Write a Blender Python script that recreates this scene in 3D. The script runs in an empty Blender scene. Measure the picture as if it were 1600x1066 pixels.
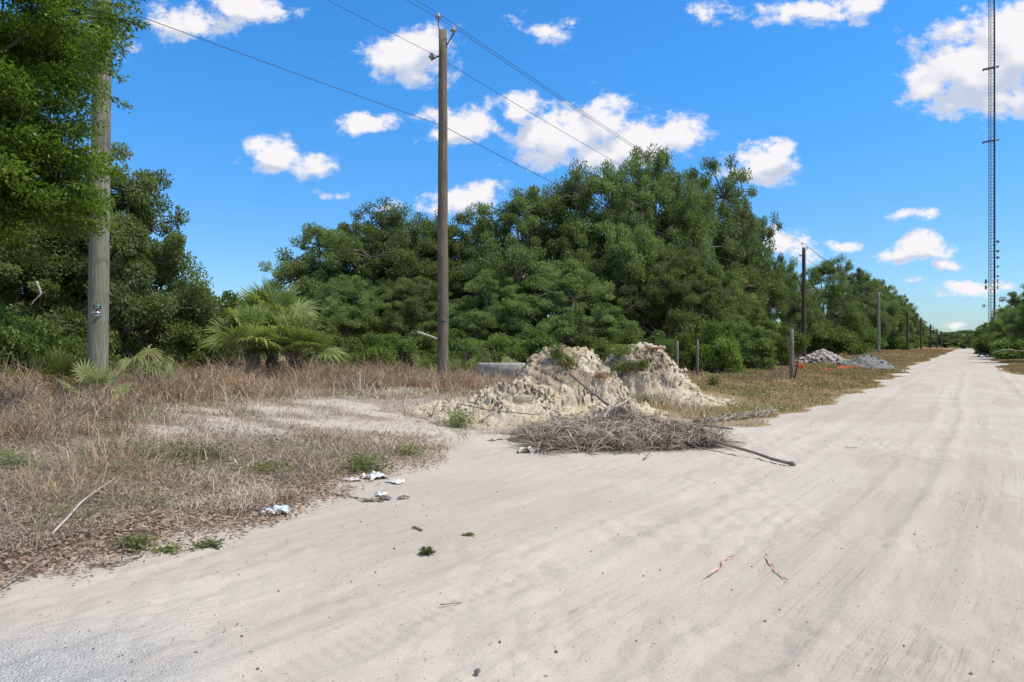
import bpy, math, random
import numpy as np
from mathutils import Vector
R = math.radians
S = bpy.context.scene
COL = S.collection
# ------------------------------------------------------------------ camera
F = 1066.67           # focal length in photo pixels (24 mm on 36 mm, 1600 px)
HZ = 541.0            # horizon row of the photograph
EYE = 1.5
cam_d = bpy.data.cameras.new('camera'); cam = bpy.data.objects.new('camera', cam_d); COL.objects.link(cam)
cam.location = (0, 0, EYE); cam.rotation_euler = (R(90), 0, 0)
cam_d.lens = 24; cam_d.sensor_width = 36; cam_d.shift_y = 8/1600
cam_d.clip_start = .05; cam_d.clip_end = 6000
S.camera = cam
# ------------------------------------------------------------------ light
SUN_EL, SUN_AZ = 62, 106      # azimuth clockwise from +Y (view direction): 90 = right
SKY_STRENGTH = .13
SKY_LO, SKY_HI, SKY_TOP = (.66, .86, 1.08), (.55, 1.18, 1.5), (.95, 1.0, .95)   # clear subtropical blue; unseen top made neutral to whiten the ambient fill
SUN_STRENGTH = 4.0
sd = bpy.data.lights.new('sun', 'SUN'); sun = bpy.data.objects.new('sun', sd); COL.objects.link(sun)
sd.energy = SUN_STRENGTH; sd.angle = R(.53); sd.color = (1, .92, .80)
sv = Vector((math.sin(R(SUN_AZ))*math.cos(R(SUN_EL)), math.cos(R(SUN_AZ))*math.cos(R(SUN_EL)), math.sin(R(SUN_EL))))
sun.rotation_euler = sv.to_track_quat('Z', 'Y').to_euler()
S.view_settings.view_transform = 'Standard'; S.view_settings.look = 'None'
S.view_settings.exposure = 0.0; S.view_settings.gamma = 1
S.cycles.max_bounces = 6; S.cycles.transparent_max_bounces = 4
S.cycles.diffuse_bounces = 3

# ------------------------------------------------------------------ node helper
class NT:
    def __init__(s, nt): s.nt = nt
    def n(s, t, **k):
        nd = s.nt.nodes.new(t)
        for a, b in k.items(): setattr(nd, a, b)
        return nd
    def put(s, sock, v):
        if v is None: return
        if isinstance(v, bpy.types.NodeSocket): s.nt.links.new(v, sock)
        else:
            if isinstance(v, (tuple, list)) and len(v) == 3 and sock.type == 'RGBA': v = (*v, 1)
            sock.default_value = v
    def m(s, op, a, b=None, c=None, clamp=False):
        nd = s.n('ShaderNodeMath', operation=op, use_clamp=clamp)
        s.put(nd.inputs[0], a); s.put(nd.inputs[1], b); s.put(nd.inputs[2], c)
        return nd.outputs[0]
    def vm(s, op, a, b=None, out=0):
        nd = s.n('ShaderNodeVectorMath', operation=op)
        s.put(nd.inputs[0], a); s.put(nd.inputs[1], b)
        return nd.outputs[out]
    def mix(s, f, a, b, mode='MIX'):
        nd = s.n('ShaderNodeMix', data_type='RGBA', blend_type=mode)
        s.put(nd.inputs[0], f); s.put(nd.inputs[6], a); s.put(nd.inputs[7], b)
        return nd.outputs[2]
    def noise(s, vec, scale, detail=4, rough=.55, dist=0, out=0):
        nd = s.n('ShaderNodeTexNoise')
        s.put(nd.inputs['Vector'], vec); nd.inputs['Scale'].default_value = scale
        nd.inputs['Detail'].default_value = detail; nd.inputs['Roughness'].default_value = rough
        nd.inputs['Distortion'].default_value = dist
        return nd.outputs[out]
    def ss(s, v, a, b, c=0., d=1.):
        nd = s.n('ShaderNodeMapRange', interpolation_type='SMOOTHSTEP')
        s.put(nd.inputs[0], v); nd.inputs[1].default_value = a; nd.inputs[2].default_value = b
        nd.inputs[3].default_value = c; nd.inputs[4].default_value = d
        return nd.outputs[0]
    def bump(s, h, strength=.5, dist=.01, normal=None):
        nd = s.n('ShaderNodeBump'); nd.inputs['Strength'].default_value = strength
        nd.inputs['Distance'].default_value = dist; s.put(nd.inputs['Height'], h); s.put(nd.inputs['Normal'], normal)
        return nd.outputs[0]
def newmat(name):
    m = bpy.data.materials.new(name); m.use_nodes = True
    nt = m.node_tree; t = NT(nt); b = nt.nodes['Principled BSDF']
    return m, t, b

# ------------------------------------------------------------------ world: Nishita sky + cumulus
W = bpy.data.worlds.new('World'); S.world = W; W.use_nodes = True
W.cycles.sampling_method = 'MANUAL'; W.cycles.sample_map_resolution = 512
t = NT(W.node_tree)
sky = t.n('ShaderNodeTexSky', sky_type='NISHITA'); sky.sun_disc = False
sky.sun_elevation = R(SUN_EL); sky.sun_rotation = R(SUN_AZ); sky.altitude = 0
sky.air_density = 1.0; sky.dust_density = .6; sky.ozone_density = 2.5
# cloud cells: (px, py, rx, ry, weight) measured as directions
CL = [(300,30,80,30,1),(375,10,60,26,.9),(430,15,30,12,.5),
 (430,240,55,24,.85),(485,250,45,22,.8),(405,225,30,14,.7),
 (640,85,75,38,1),(665,60,45,30,1),(600,88,60,18,.7),(650,120,45,18,.7),
 (575,185,58,18,.85),(850,48,52,22,.5),(880,30,25,10,.35),
 (730,190,75,34,1.05),(810,172,50,26,.9),(700,205,50,20,.8),(830,160,30,16,.7),
 (880,215,75,52,1.1),(950,185,55,45,.95),(1000,225,80,42,1.1),(1050,210,55,32,.95),(850,245,50,22,.8),(930,240,80,30,1),(1100,215,25,12,.5),
 (710,315,58,24,.95),(750,305,48,20,.85),(690,325,40,16,.8),(600,320,30,14,.5),(540,303,40,10,.4),
 (1190,260,52,34,1),(1215,240,28,24,.9),(1160,280,40,16,.8),(1225,385,42,30,.75),(1315,385,22,11,.75),
 (1290,15,80,28,.95),(1350,0,60,20,.8),(1220,30,30,16,.5),(1120,10,30,22,.4),
 (1530,110,110,70,1.15),(1590,80,90,70,1.2),(1450,140,55,32,.9),(1500,45,70,35,.55),(1570,160,90,32,1.05),(1490,165,60,25,.9),(1650,110,90,70,1.1),
 (1425,330,48,13,.7),(1400,335,25,10,.4),(1440,383,48,20,1),(1410,400,42,14,.9),(1478,412,26,11,.85),(1430,437,34,9,.7),
 (1500,448,42,14,.95),(1540,445,50,14,.85),(1575,443,24,9,.6),(1495,507,18,6,.5),(130,60,60,30,.4)]
gr = bpy.data.node_groups.new('cumulus_field', 'ShaderNodeTree')
gr.interface.new_socket('Vector', in_out='INPUT', socket_type='NodeSocketVector')
gr.interface.new_socket('Density', in_out='OUTPUT', socket_type='NodeSocketFloat')
gr.interface.new_socket('Soft', in_out='OUTPUT', socket_type='NodeSocketFloat')
g = NT(gr); gi = g.n('NodeGroupInput'); go = g.n('NodeGroupOutput')
vec = gi.outputs[0]
w1 = g.vm('SUBTRACT', g.noise(vec, 9, 3, out=1), (.5, .5, .5))
w2 = g.vm('SCALE', w1); w2.node.inputs[3].default_value = .045
wv = g.vm('ADD', vec, w2)
acc = None
for (px, py, rx, ry, wt) in CL:
    c = ((px-800)/F, (HZ-py)/F, 0)
    d = g.vm('SUBTRACT', wv, c)
    d = g.vm('MULTIPLY', d, (F/rx/1.26, F/ry/1.26, 0))
    l = g.vm('LENGTH', d, out=1)
    e = g.m('MULTIPLY_ADD', l, -wt, wt)
    acc = e if acc is None else g.m('SMOOTH_MAX', acc, e, .12)
flat = g.vm('MULTIPLY', vec, (1, 1.35, 1))
n1 = g.noise(flat, 19, 9, .66)
n2 = g.noise(flat, 5, 2, .5)
nn = g.m('ADD', g.m('MULTIPLY_ADD', n1, 2.5, -1.32), g.m('MULTIPLY_ADD', n2, .5, -.25))
g.nt.links.new(g.m('ADD', acc, nn), go.inputs[0])
ns = g.noise(flat, 16, 2, .5); g.nt.links.new(g.m('ADD', acc, g.m('MULTIPLY_ADD', ns, 1.1, -.55)), go.inputs[1])
tc = t.n('ShaderNodeTexCoord'); sp = t.n('ShaderNodeSeparateXYZ'); t.put(sp.inputs[0], tc.outputs['Generated'])
yy = t.m('MAXIMUM', sp.outputs[1], .02)
cb = t.n('ShaderNodeCombineXYZ'); t.put(cb.inputs[0], t.m('DIVIDE', sp.outputs[0], yy)); t.put(cb.inputs[1], t.m('DIVIDE', sp.outputs[2], yy))
def dens(v):
    nd = t.n('ShaderNodeGroup'); nd.node_tree = gr; t.put(nd.inputs[0], v); return nd.outputs
d0, s0 = dens(cb.outputs[0]); _, s1 = dens(t.vm('ADD', cb.outputs[0], (.014, .034, 0)))
front = t.ss(sp.outputs[1], .15, .35)
alpha = t.m('MULTIPLY', t.m('POWER', t.ss(d0, .0, .56), 1.1), front)
lit = t.ss(t.m('MULTIPLY_ADD', d0, .25, t.m('SUBTRACT', s0, s1)), -.12, .50)
thick = t.ss(d0, .05, .7)
lit2 = t.m('MAXIMUM', lit, t.m('MULTIPLY', t.m('SUBTRACT', 1, thick), .55))
ccol = t.mix(lit2, (4.3, 4.8, 6.0), (7.3, 7.1, 7.3))
hs = t.n('ShaderNodeHueSaturation'); hs.inputs['Saturation'].default_value = 1.22; hs.inputs['Value'].default_value = 1.15; t.put(hs.inputs['Color'], sky.outputs[0])
elv = t.ss(sp.outputs[2], .0, .42)
skyc = t.mix(1.0, hs.outputs[0], t.mix(t.ss(sp.outputs[2], .46, .62), t.mix(elv, SKY_LO, SKY_HI), SKY_TOP), 'MULTIPLY')
# unseen cumulus added beside, above and behind, to whiten the ambient fill
oth = t.m('MULTIPLY', t.ss(t.noise(tc.outputs['Generated'], 3.2, 6, .6), .50, .60), t.m('SUBTRACT', 1, t.m('MULTIPLY', front, t.ss(sp.outputs[2], .62, .5))))
fin = t.mix(alpha, t.mix(t.m('MULTIPLY', oth, t.ss(sp.outputs[2], .0, .06)), skyc, (6.6, 6.5, 6.7)), ccol)
bg = W.node_tree.nodes['Background']; bg.inputs[1].default_value = SKY_STRENGTH
t.put(bg.inputs[0], fin)

# ------------------------------------------------------------------ numpy helpers
def _h(ix, iy, seed):
    n = (ix.astype(np.int64)*374761393 + iy.astype(np.int64)*668265263 + seed*1442695041) & 0xffffffff
    n = ((n ^ (n >> 13))*1274126177) & 0xffffffff
    n = (n ^ (n >> 16)) & 0xffffff
    return n/float(0xffffff)
def vn(x, y, s, seed=0):
    x = np.asarray(x, float)/s; y = np.asarray(y, float)/s
    ix = np.floor(x); iy = np.floor(y); fx = x-ix; fy = y-iy
    fx = fx*fx*fx*(fx*(fx*6-15)+10); fy = fy*fy*fy*(fy*(fy*6-15)+10)
    a = _h(ix, iy, seed); b = _h(ix+1, iy, seed); c = _h(ix, iy+1, seed); d = _h(ix+1, iy+1, seed)
    return (a*(1-fx)+b*fx)*(1-fy)+(c*(1-fx)+d*fx)*fy
def fbm(x, y, s, o=4, seed=0, g=.5):
    r = 0; a = 1; tot = 0
    for k in range(o):
        r = r+a*vn(x+k*13.7, y-k*7.3, s/2**k, seed+k*17); tot += a; a *= g
    return r/tot
def worley(x, y, s, seed=0):
    x = np.asarray(x, float)/s; y = np.asarray(y, float)/s
    ix = np.floor(x); iy = np.floor(y); best = np.full(x.shape, 9.)
    for i in (-1, 0, 1):
        for j in (-1, 0, 1):
            cx = ix+i; cy = iy+j
            dx = cx+_h(cx, cy, seed)-x; dy = cy+_h(cx, cy, seed+91)-y
            best = np.minimum(best, dx*dx+dy*dy)
    return np.sqrt(best)
def sst(a, b, x):
    q = np.clip((x-a)/(b-a), 0, 1); return q*q*(3-2*q)
SA, CA = math.sin(R(33.64)), math.cos(R(33.64))     # direction of the road
def uv(x, y): return SA*x+CA*y, CA*x-SA*y
def xy(u, v): return SA*u+CA*v, CA*u-SA*v
EU = [-40, -2, 1.8, 4, 8, 9.6, 11, 13, 16, 30, 50, 75, 200, 2000]
EV = [-5, -4.9, -5.0, -5.5, -6.2, -6.2, -5.2, -3.5, -2.9, -3.0, -3.4, -3.4, -3.6, -4]
def edge(u): return np.interp(u, EU, EV)
def inside(x, y):                    # metres into the verge (positive = vegetated)
    u, v = uv(x, y)
    w = (fbm(x, y, 1.6, 4, 5)-.5)*1.5+(fbm(x, y, 7, 2, 6)-.5)*.8*np.clip(y/10, 0, 1)
    left = edge(u)-v+w
    right = v-(2.3+np.clip((u-60)/100, 0, 2)+.3*np.sin(u*.2))+w*.8
    right = np.where(u > 14, right, -5)
    return np.maximum(left, right)
def base_h(x, y):
    u, v = uv(x, y)
    tl = sst(0, 5.5, edge(u)-v)
    z = tl*np.interp(u, [10, 16, 60], [.45, .32, .42])+.12*sst(7, 16, edge(u)-v)+.12*sst(2.3, 6, v)*sst(12, 20, u)
    return z+(fbm(x, y, 3.5, 3, 11)-.5)*.16*sst(0, 2, edge(u)-v)
def h_ground(x, y): return base_h(np.asarray(x, float), np.asarray(y, float))
def hz(x, y): return float(h_ground(x, y))
_D = 1.0*1.002**np.arange(3450)
def G(px, py):                       # where a sight line meets the ground
    dx, dz = (px-800)/F, (HZ-py)/F
    below = EYE+dz*_D < h_ground(dx*_D, _D)
    i = int(np.argmax(below)) if below.any() else len(_D)-1
    d = float(_D[i]); return Vector((dx*d, d, hz(dx*d, d)))
def P(px, py, d): return Vector(((px-800)/F*d, d, EYE+(HZ-py)/F*d))

def mesh_np(name, V, Fs, mat, parent=None, smooth=False, tint=None, attrs=None):
    me = bpy.data.meshes.new(name)
    V = np.ascontiguousarray(V, np.float32)
    if not isinstance(Fs, list): Fs = [Fs]
    Fs = [f for f in Fs if len(f)]
    me.vertices.add(len(V)); me.vertices.foreach_set('co', V.ravel())
    nl = sum(f.size for f in Fs); npoly = sum(len(f) for f in Fs)
    me.loops.add(nl); me.loops.foreach_set('vertex_index', np.concatenate([f.ravel() for f in Fs]).astype(np.int32))
    tot = np.concatenate([np.full(len(f), f.shape[1]) for f in Fs]).astype(np.int32)
    st = np.concatenate([[0], np.cumsum(tot)[:-1]]).astype(np.int32)
    me.polygons.add(npoly); me.polygons.foreach_set('loop_start', st)
    if smooth: me.polygons.foreach_set('use_smooth', np.ones(npoly, bool))
    if tint is not None: attrs = dict(attrs or {}, tint=tint)
    for k, a in (attrs or {}).items():
        at = me.attributes.new(k, 'FLOAT', 'POINT'); at.data.foreach_set('value', np.ascontiguousarray(a, np.float32))
    me.update(calc_edges=True)
    if mat: me.materials.append(mat)
    o = bpy.data.objects.new(name, me); COL.objects.link(o)
    if parent: o.parent = parent
    return o
class Geo:
    def __init__(s): s.V = []; s.Q = []; s.T = []; s.A = []; s.n = 0
    def add(s, V, Q=None, Tr=None, a=0.5):
        V = np.asarray(V, float).reshape(-1, 3)
        if Q is not None and len(Q): s.Q.append(np.asarray(Q, np.int64)+s.n)
        if Tr is not None and len(Tr): s.T.append(np.asarray(Tr, np.int64)+s.n)
        s.V.append(V); s.A.append(np.broadcast_to(np.asarray(a, float), (len(V),))); s.n += len(V)
    def tube(s, pts, rad, n=6, a=.5, cap=True):
        pts = np.asarray(pts, float); k = len(pts); rad = np.broadcast_to(np.asarray(rad, float), (k,))
        tg = np.gradient(pts, axis=0); tg /= np.linalg.norm(tg, axis=1)[:, None]+1e-9
        up = np.array([0, 0, 1.]) if abs(tg[0][2]) < .9 else np.array([1., 0, 0])
        V = []; s1 = np.cross(tg[0], up); s1 /= np.linalg.norm(s1)
        for i in range(k):
            s1 = s1-tg[i]*np.dot(s1, tg[i]); s1 /= np.linalg.norm(s1)+1e-9
            s2 = np.cross(tg[i], s1)
            an = np.arange(n)*2*math.pi/n
            V.append(pts[i]+rad[i]*(np.cos(an)[:, None]*s1+np.sin(an)[:, None]*s2))
        V = np.concatenate(V); i, j = np.meshgrid(np.arange(k-1), np.arange(n), indexing='ij')
        a0 = i*n+j; b0 = i*n+(j+1) % n
        Q = np.stack([a0, b0, b0+n, a0+n], -1).reshape(-1, 4); T = []
        if cap:
            V = np.concatenate([V, pts[:1], pts[-1:]]); j = np.arange(n); c = k*n
            T = np.concatenate([np.stack([(j+1) % n, j, np.full(n, c)], 1), np.stack([(k-1)*n+j, (k-1)*n+(j+1) % n, np.full(n, c+1)], 1)])
        s.add(V, Q, T, a)
    def box(s, c, size, rot=0, a=.5, bev=0, tilt=0):
        x, y, z = [q/2 for q in size]
        b = min(bev, x*.9, y*.9)
        pl = [(-x+b, -y), (x-b, -y), (x, -y+b), (x, y-b), (x-b, y), (-x+b, y), (-x, y-b), (-x, -y+b)] if b else [(-x, -y), (x, -y), (x, y), (-x, y)]
        n = len(pl); V = []; rr = []
        for (zz, sh) in ((-z, 1), (z-b, 1), (z, 1-b/max(x, .001)*.7)) if b else ((-z, 1), (z, 1)):
            V += [(p[0]*sh, p[1]*sh, zz) for p in pl]; rr.append(0)
        V = np.array(V); k = len(rr)
        cs, sn = math.cos(tilt), math.sin(tilt); V = V@np.array([[cs, 0, -sn], [0, 1, 0], [sn, 0, cs]])
        cs, sn = math.cos(rot), math.sin(rot); V = V@np.array([[cs, sn, 0], [-sn, cs, 0], [0, 0, 1]])+np.array(c)
        i, j = np.meshgrid(np.arange(k-1), np.arange(n), indexing='ij'); a0 = i*n+j; b0 = i*n+(j+1) % n
        Q = np.stack([a0, b0, b0+n, a0+n], -1).reshape(-1, 4)
        m = len(V); V = np.concatenate([V, V[:n].mean(0)[None], V[-n:].mean(0)[None]]); j = np.arange(n)
        T = np.concatenate([np.stack([(j+1) % n, j, np.full(n, m)], 1), np.stack([(k-1)*n+j, (k-1)*n+(j+1) % n, np.full(n, m+1)], 1)])
        s.add(V, Q, T, a)
    def leaves(s, C, D, N, L, Wd, a=.5, fold=0):       # one pointed leaf each: C base centre, D long axis, N normal
        D = D/(np.linalg.norm(D, axis=1)[:, None]+1e-9)
        Sx = np.cross(D, N); Sx /= np.linalg.norm(Sx, axis=1)[:, None]+1e-9
        L = np.broadcast_to(L, len(C))[:, None]; Wd = np.broadcast_to(Wd, len(C))[:, None]
        Nn = np.cross(Sx, D)
        V = np.stack([C, C+D*L*.5+Sx*Wd*.5+Nn*fold*Wd, C+D*L-Nn*L*.12, C+D*L*.45-Sx*Wd*.5+Nn*fold*Wd], 1).reshape(-1, 3)
        Q = np.arange(len(C)*4).reshape(-1, 4)
        s.add(V, Q, None, np.repeat(np.broadcast_to(a, len(C)), 4))
    def blades(s, B, D, Hh, Wd, bend, a=.5):           # grass: base, unit lean dir (xy), height, width, bend
        n = len(B); Hh = np.broadcast_to(Hh, n)[:, None]; Wd = np.broadcast_to(Wd, n)[:, None]; bend = np.broadcast_to(bend, n)[:, None]
        D3 = np.concatenate([D, np.zeros((n, 1))], 1); an = np.random.default_rng(n).uniform(0, 6.283, n)
        Sx = np.stack([np.cos(an), np.sin(an), np.zeros(n)], 1); Z = np.array([0, 0, 1.])
        p0 = B; p1 = B+Z*Hh*.5+D3*Hh*bend*.25; p2 = B+Z*Hh*(.95-.35*np.minimum(bend, 1.5))+D3*Hh*bend*.95
        V = np.stack([p0-Sx*Wd/2, p0+Sx*Wd/2, p1-Sx*Wd*.42, p1+Sx*Wd*.42, p2-Sx*Wd*.08, p2+Sx*Wd*.08], 1).reshape(-1, 3)
        i = np.arange(n)[:, None]*6
        Q = np.concatenate([i+np.array([0, 1, 3, 2]), i+np.array([2, 3, 5, 4])])
        s.add(V, Q, None, np.repeat(np.broadcast_to(a, n), 6))
    def build(s, name, mat, parent=None, smooth=False):
        V = np.concatenate(s.V); Fs = []
        if s.Q: Fs.append(np.concatenate(s.Q))
        if s.T: Fs.append(np.concatenate(s.T))
        return mesh_np(name, V, Fs, mat, parent, smooth, np.concatenate(s.A))
def tag(o, label=None, cat=None, group=None, kind=None):
    if label: o['label'] = label
    if cat: o['category'] = cat
    if group: o['group'] = group
    if kind: o['kind'] = kind
    return o
def empty(name, loc, label, cat, group=None, rz=0):
    o = bpy.data.objects.new(name, None); COL.objects.link(o); o.location = loc; o.rotation_euler[2] = rz
    o.empty_display_size = .2
    return tag(o, label, cat, group)
def copy_tree(o, parent=None):
    c = o.copy(); COL.objects.link(c); c.parent = parent
    for ch in o.children: copy_tree(ch, c)
    return c
rng = np.random.default_rng(7)
def unit(v): return v/(np.linalg.norm(v, axis=-1, keepdims=True)+1e-9)

# ------------------------------------------------------------------ materials
def leafmat(name, dark, light, rough=.55, trans=.35, tcol=None):
    m, t, b = newmat(name); nt = m.node_tree
    at = t.n('ShaderNodeAttribute', attribute_name='tint')
    oi = t.n('ShaderNodeObjectInfo')
    tcx = t.n('ShaderNodeNewGeometry')
    big = t.noise(tcx.outputs['Position'], .55, 2)
    f = t.m('ADD', t.m('MULTIPLY', at.outputs['Fac'], .7), t.m('MULTIPLY_ADD', big, .8, -.25), clamp=True)
    c = t.mix(f, dark, light)
    hs = t.n('ShaderNodeHueSaturation'); t.put(hs.inputs['Color'], c)
    t.put(hs.inputs['Hue'], t.m('MULTIPLY_ADD', oi.outputs['Random'], .030, .480)); t.put(hs.inputs['Value'], t.m('MULTIPLY_ADD', oi.outputs['Random'], .48, .76))
    t.put(b.inputs['Base Color'], hs.outputs[0]); b.inputs['Roughness'].default_value = rough
    b.inputs['Specular IOR Level'].default_value = .2
    tr = t.n('ShaderNodeBsdfTranslucent'); t.put(tr.inputs[0], t.mix(1., hs.outputs[0], tcol or (1.3, 1.6, .55), 'MULTIPLY'))
    ms = t.n('ShaderNodeMixShader'); ms.inputs[0].default_value = trans
    nt.links.new(b.outputs[0], ms.inputs[1]); nt.links.new(tr.outputs[0], ms.inputs[2])
    nt.links.new(ms.outputs[0], nt.nodes['Material Output'].inputs[0])
    return m
M = {}
M['oak'] = leafmat('oak_leaf', (.050, .083, .030), (.285, .34, .135))
M['near'] = leafmat('near_oak_leaf', (.048, .088, .016), (.20, .275, .05), .4, .4)
M['bush'] = leafmat('bush_leaf', (.050, .088, .022), (.22, .28, .085))
M['lime'] = leafmat('bright_leaf', (.06, .095, .026), (.24, .29, .075))
M['palm'] = leafmat('palm_leaf', (.09, .13, .04), (.45, .49, .20), .38, .25)
M['weed'] = leafmat('weed_leaf', (.095, .115, .05), (.27, .29, .13))
M['dry'] = leafmat('dry_grass', (.30, .215, .13), (.72, .58, .38), .75, .25, (1.1, .95, .7))
M['tan'] = leafmat('short_grass', (.25, .18, .085), (.50, .38, .20), .8, .2, (1.1, .95, .6))
M['greyt'] = leafmat('grey_thatch', (.23, .185, .135), (.66, .56, .43), .85, .12, (1, .95, .85))
M['litter'] = leafmat('dead_leaf', (.19, .125, .08), (.60, .47, .35), .7, .15, (1.1, .9, .6))
M['frond'] = leafmat('dead_frond', (.055, .040, .030), (.56, .475, .385), .7, .08, (1, .95, .9))
def woodmat(name, c1, c2, sc=(6, 6, .6), rough=.85, bs=.6):
    m, t, b = newmat(name)
    tcd = t.n('ShaderNodeTexCoord'); mp = t.n('ShaderNodeMapping'); t.put(mp.inputs[0], tcd.outputs['Object']); mp.inputs['Scale'].default_value = sc
    n1 = t.noise(mp.outputs[0], 5, 7, .65, .6); n2 = t.noise(tcd.outputs['Object'], 1.7, 3)
    c = t.mix(t.ss(n1, .32, .68), c1, c2)
    c = t.mix(t.m('MULTIPLY', t.ss(n2, .4, .75), .45), c, tuple(q*.6 for q in c1))
    t.put(b.inputs['Base Color'], c); b.inputs['Roughness'].default_value = rough
    t.put(b.inputs['Normal'], t.bump(n1, bs, .02))
    return m
M['bark'] = woodmat('bark', (.085, .07, .055), (.26, .23, .19), (4, 4, 1))
M['pole_g'] = woodmat('grey_pole_wood', (.15, .15, .115), (.33, .335, .25), (7, 7, .35))
M['pole_b'] = woodmat('brown_pole_wood', (.11, .083, .057), (.26, .205, .145), (9, 9, .35))
M['pole_d'] = woodmat('dark_pole_wood', (.045, .036, .028), (.10, .08, .06), (6, 6, .3))
M['stick'] = woodmat('grey_stick', (.13, .10, .08), (.34, .29, .24), (8, 8, 1.5))
M['pale'] = woodmat('bleached_wood', (.42, .38, .32), (.68, .63, .56), (8, 8, 1.5))
def plain(name, c, rough=.6, metal=0, var=.25, sc=8, bump=.2):
    m, t, b = newmat(name); tcd = t.n('ShaderNodeTexCoord')
    n = t.noise(tcd.outputs['Object'], sc, 5, .6)
    t.put(b.inputs['Base Color'], t.mix(t.ss(n, .3, .7), tuple(q*(1-var) for q in c), tuple(min(1, q*(1+var)) for q in c)))
    b.inputs['Roughness'].default_value = rough; b.inputs['Metallic'].default_value = metal
    if bump: t.put(b.inputs['Normal'], t.bump(n, bump, .01))
    return m
M['steel'] = plain('galvanised_steel', (.17, .19, .23), .5, .3)
M['dark'] = plain('dark_metal', (.05, .05, .055), .5, .4)
M['wire'] = plain('cable_jacket', (.06, .06, .065), .5, .2, bump=0)
M['porc'] = plain('insulator_glaze', (.30, .31, .33), .25, 0, .1)
M['conc'] = plain('concrete', (.38, .37, .34), .9, 0, .25, 6, .5)
M['concd'] = plain('hollow_shade', (.10, .12, .12), .9, 0, .3, 6, .5)
M['orange'] = plain('orange_plastic', (.85, .12, .03), .45, 0, .15)
M['pink'] = plain('faded_flagging', (.68, .36, .30), .6, 0, .2, 30)
M['white'] = plain('white_plastic', (.62, .61, .59), .5, 0, .22, 12)
M['blue'] = plain('pale_blue_plastic', (.55, .66, .74), .35, 0, .2, 12)
M['green_tag'] = plain('green_tag', (.01, .10, .085), .4, 0, .1)
M['chrome'] = plain('shiny_metal', (.75, .75, .78), .2, .9, .05)
M['rub'] = plain('grey_rubble', (.34, .31, .28), .9, 0, .6, 3, .6)
M['rubd'] = plain('dark_gravel', (.20, .19, .18), .9, 0, .4, 12, .8)
M['stone'] = plain('pebble', (.20, .18, .16), .9, 0, .5, 60, .3)
M['pebl'] = plain('pale_pebble', (.55, .52, .47), .9, 0, .3, 60, .3)

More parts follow.
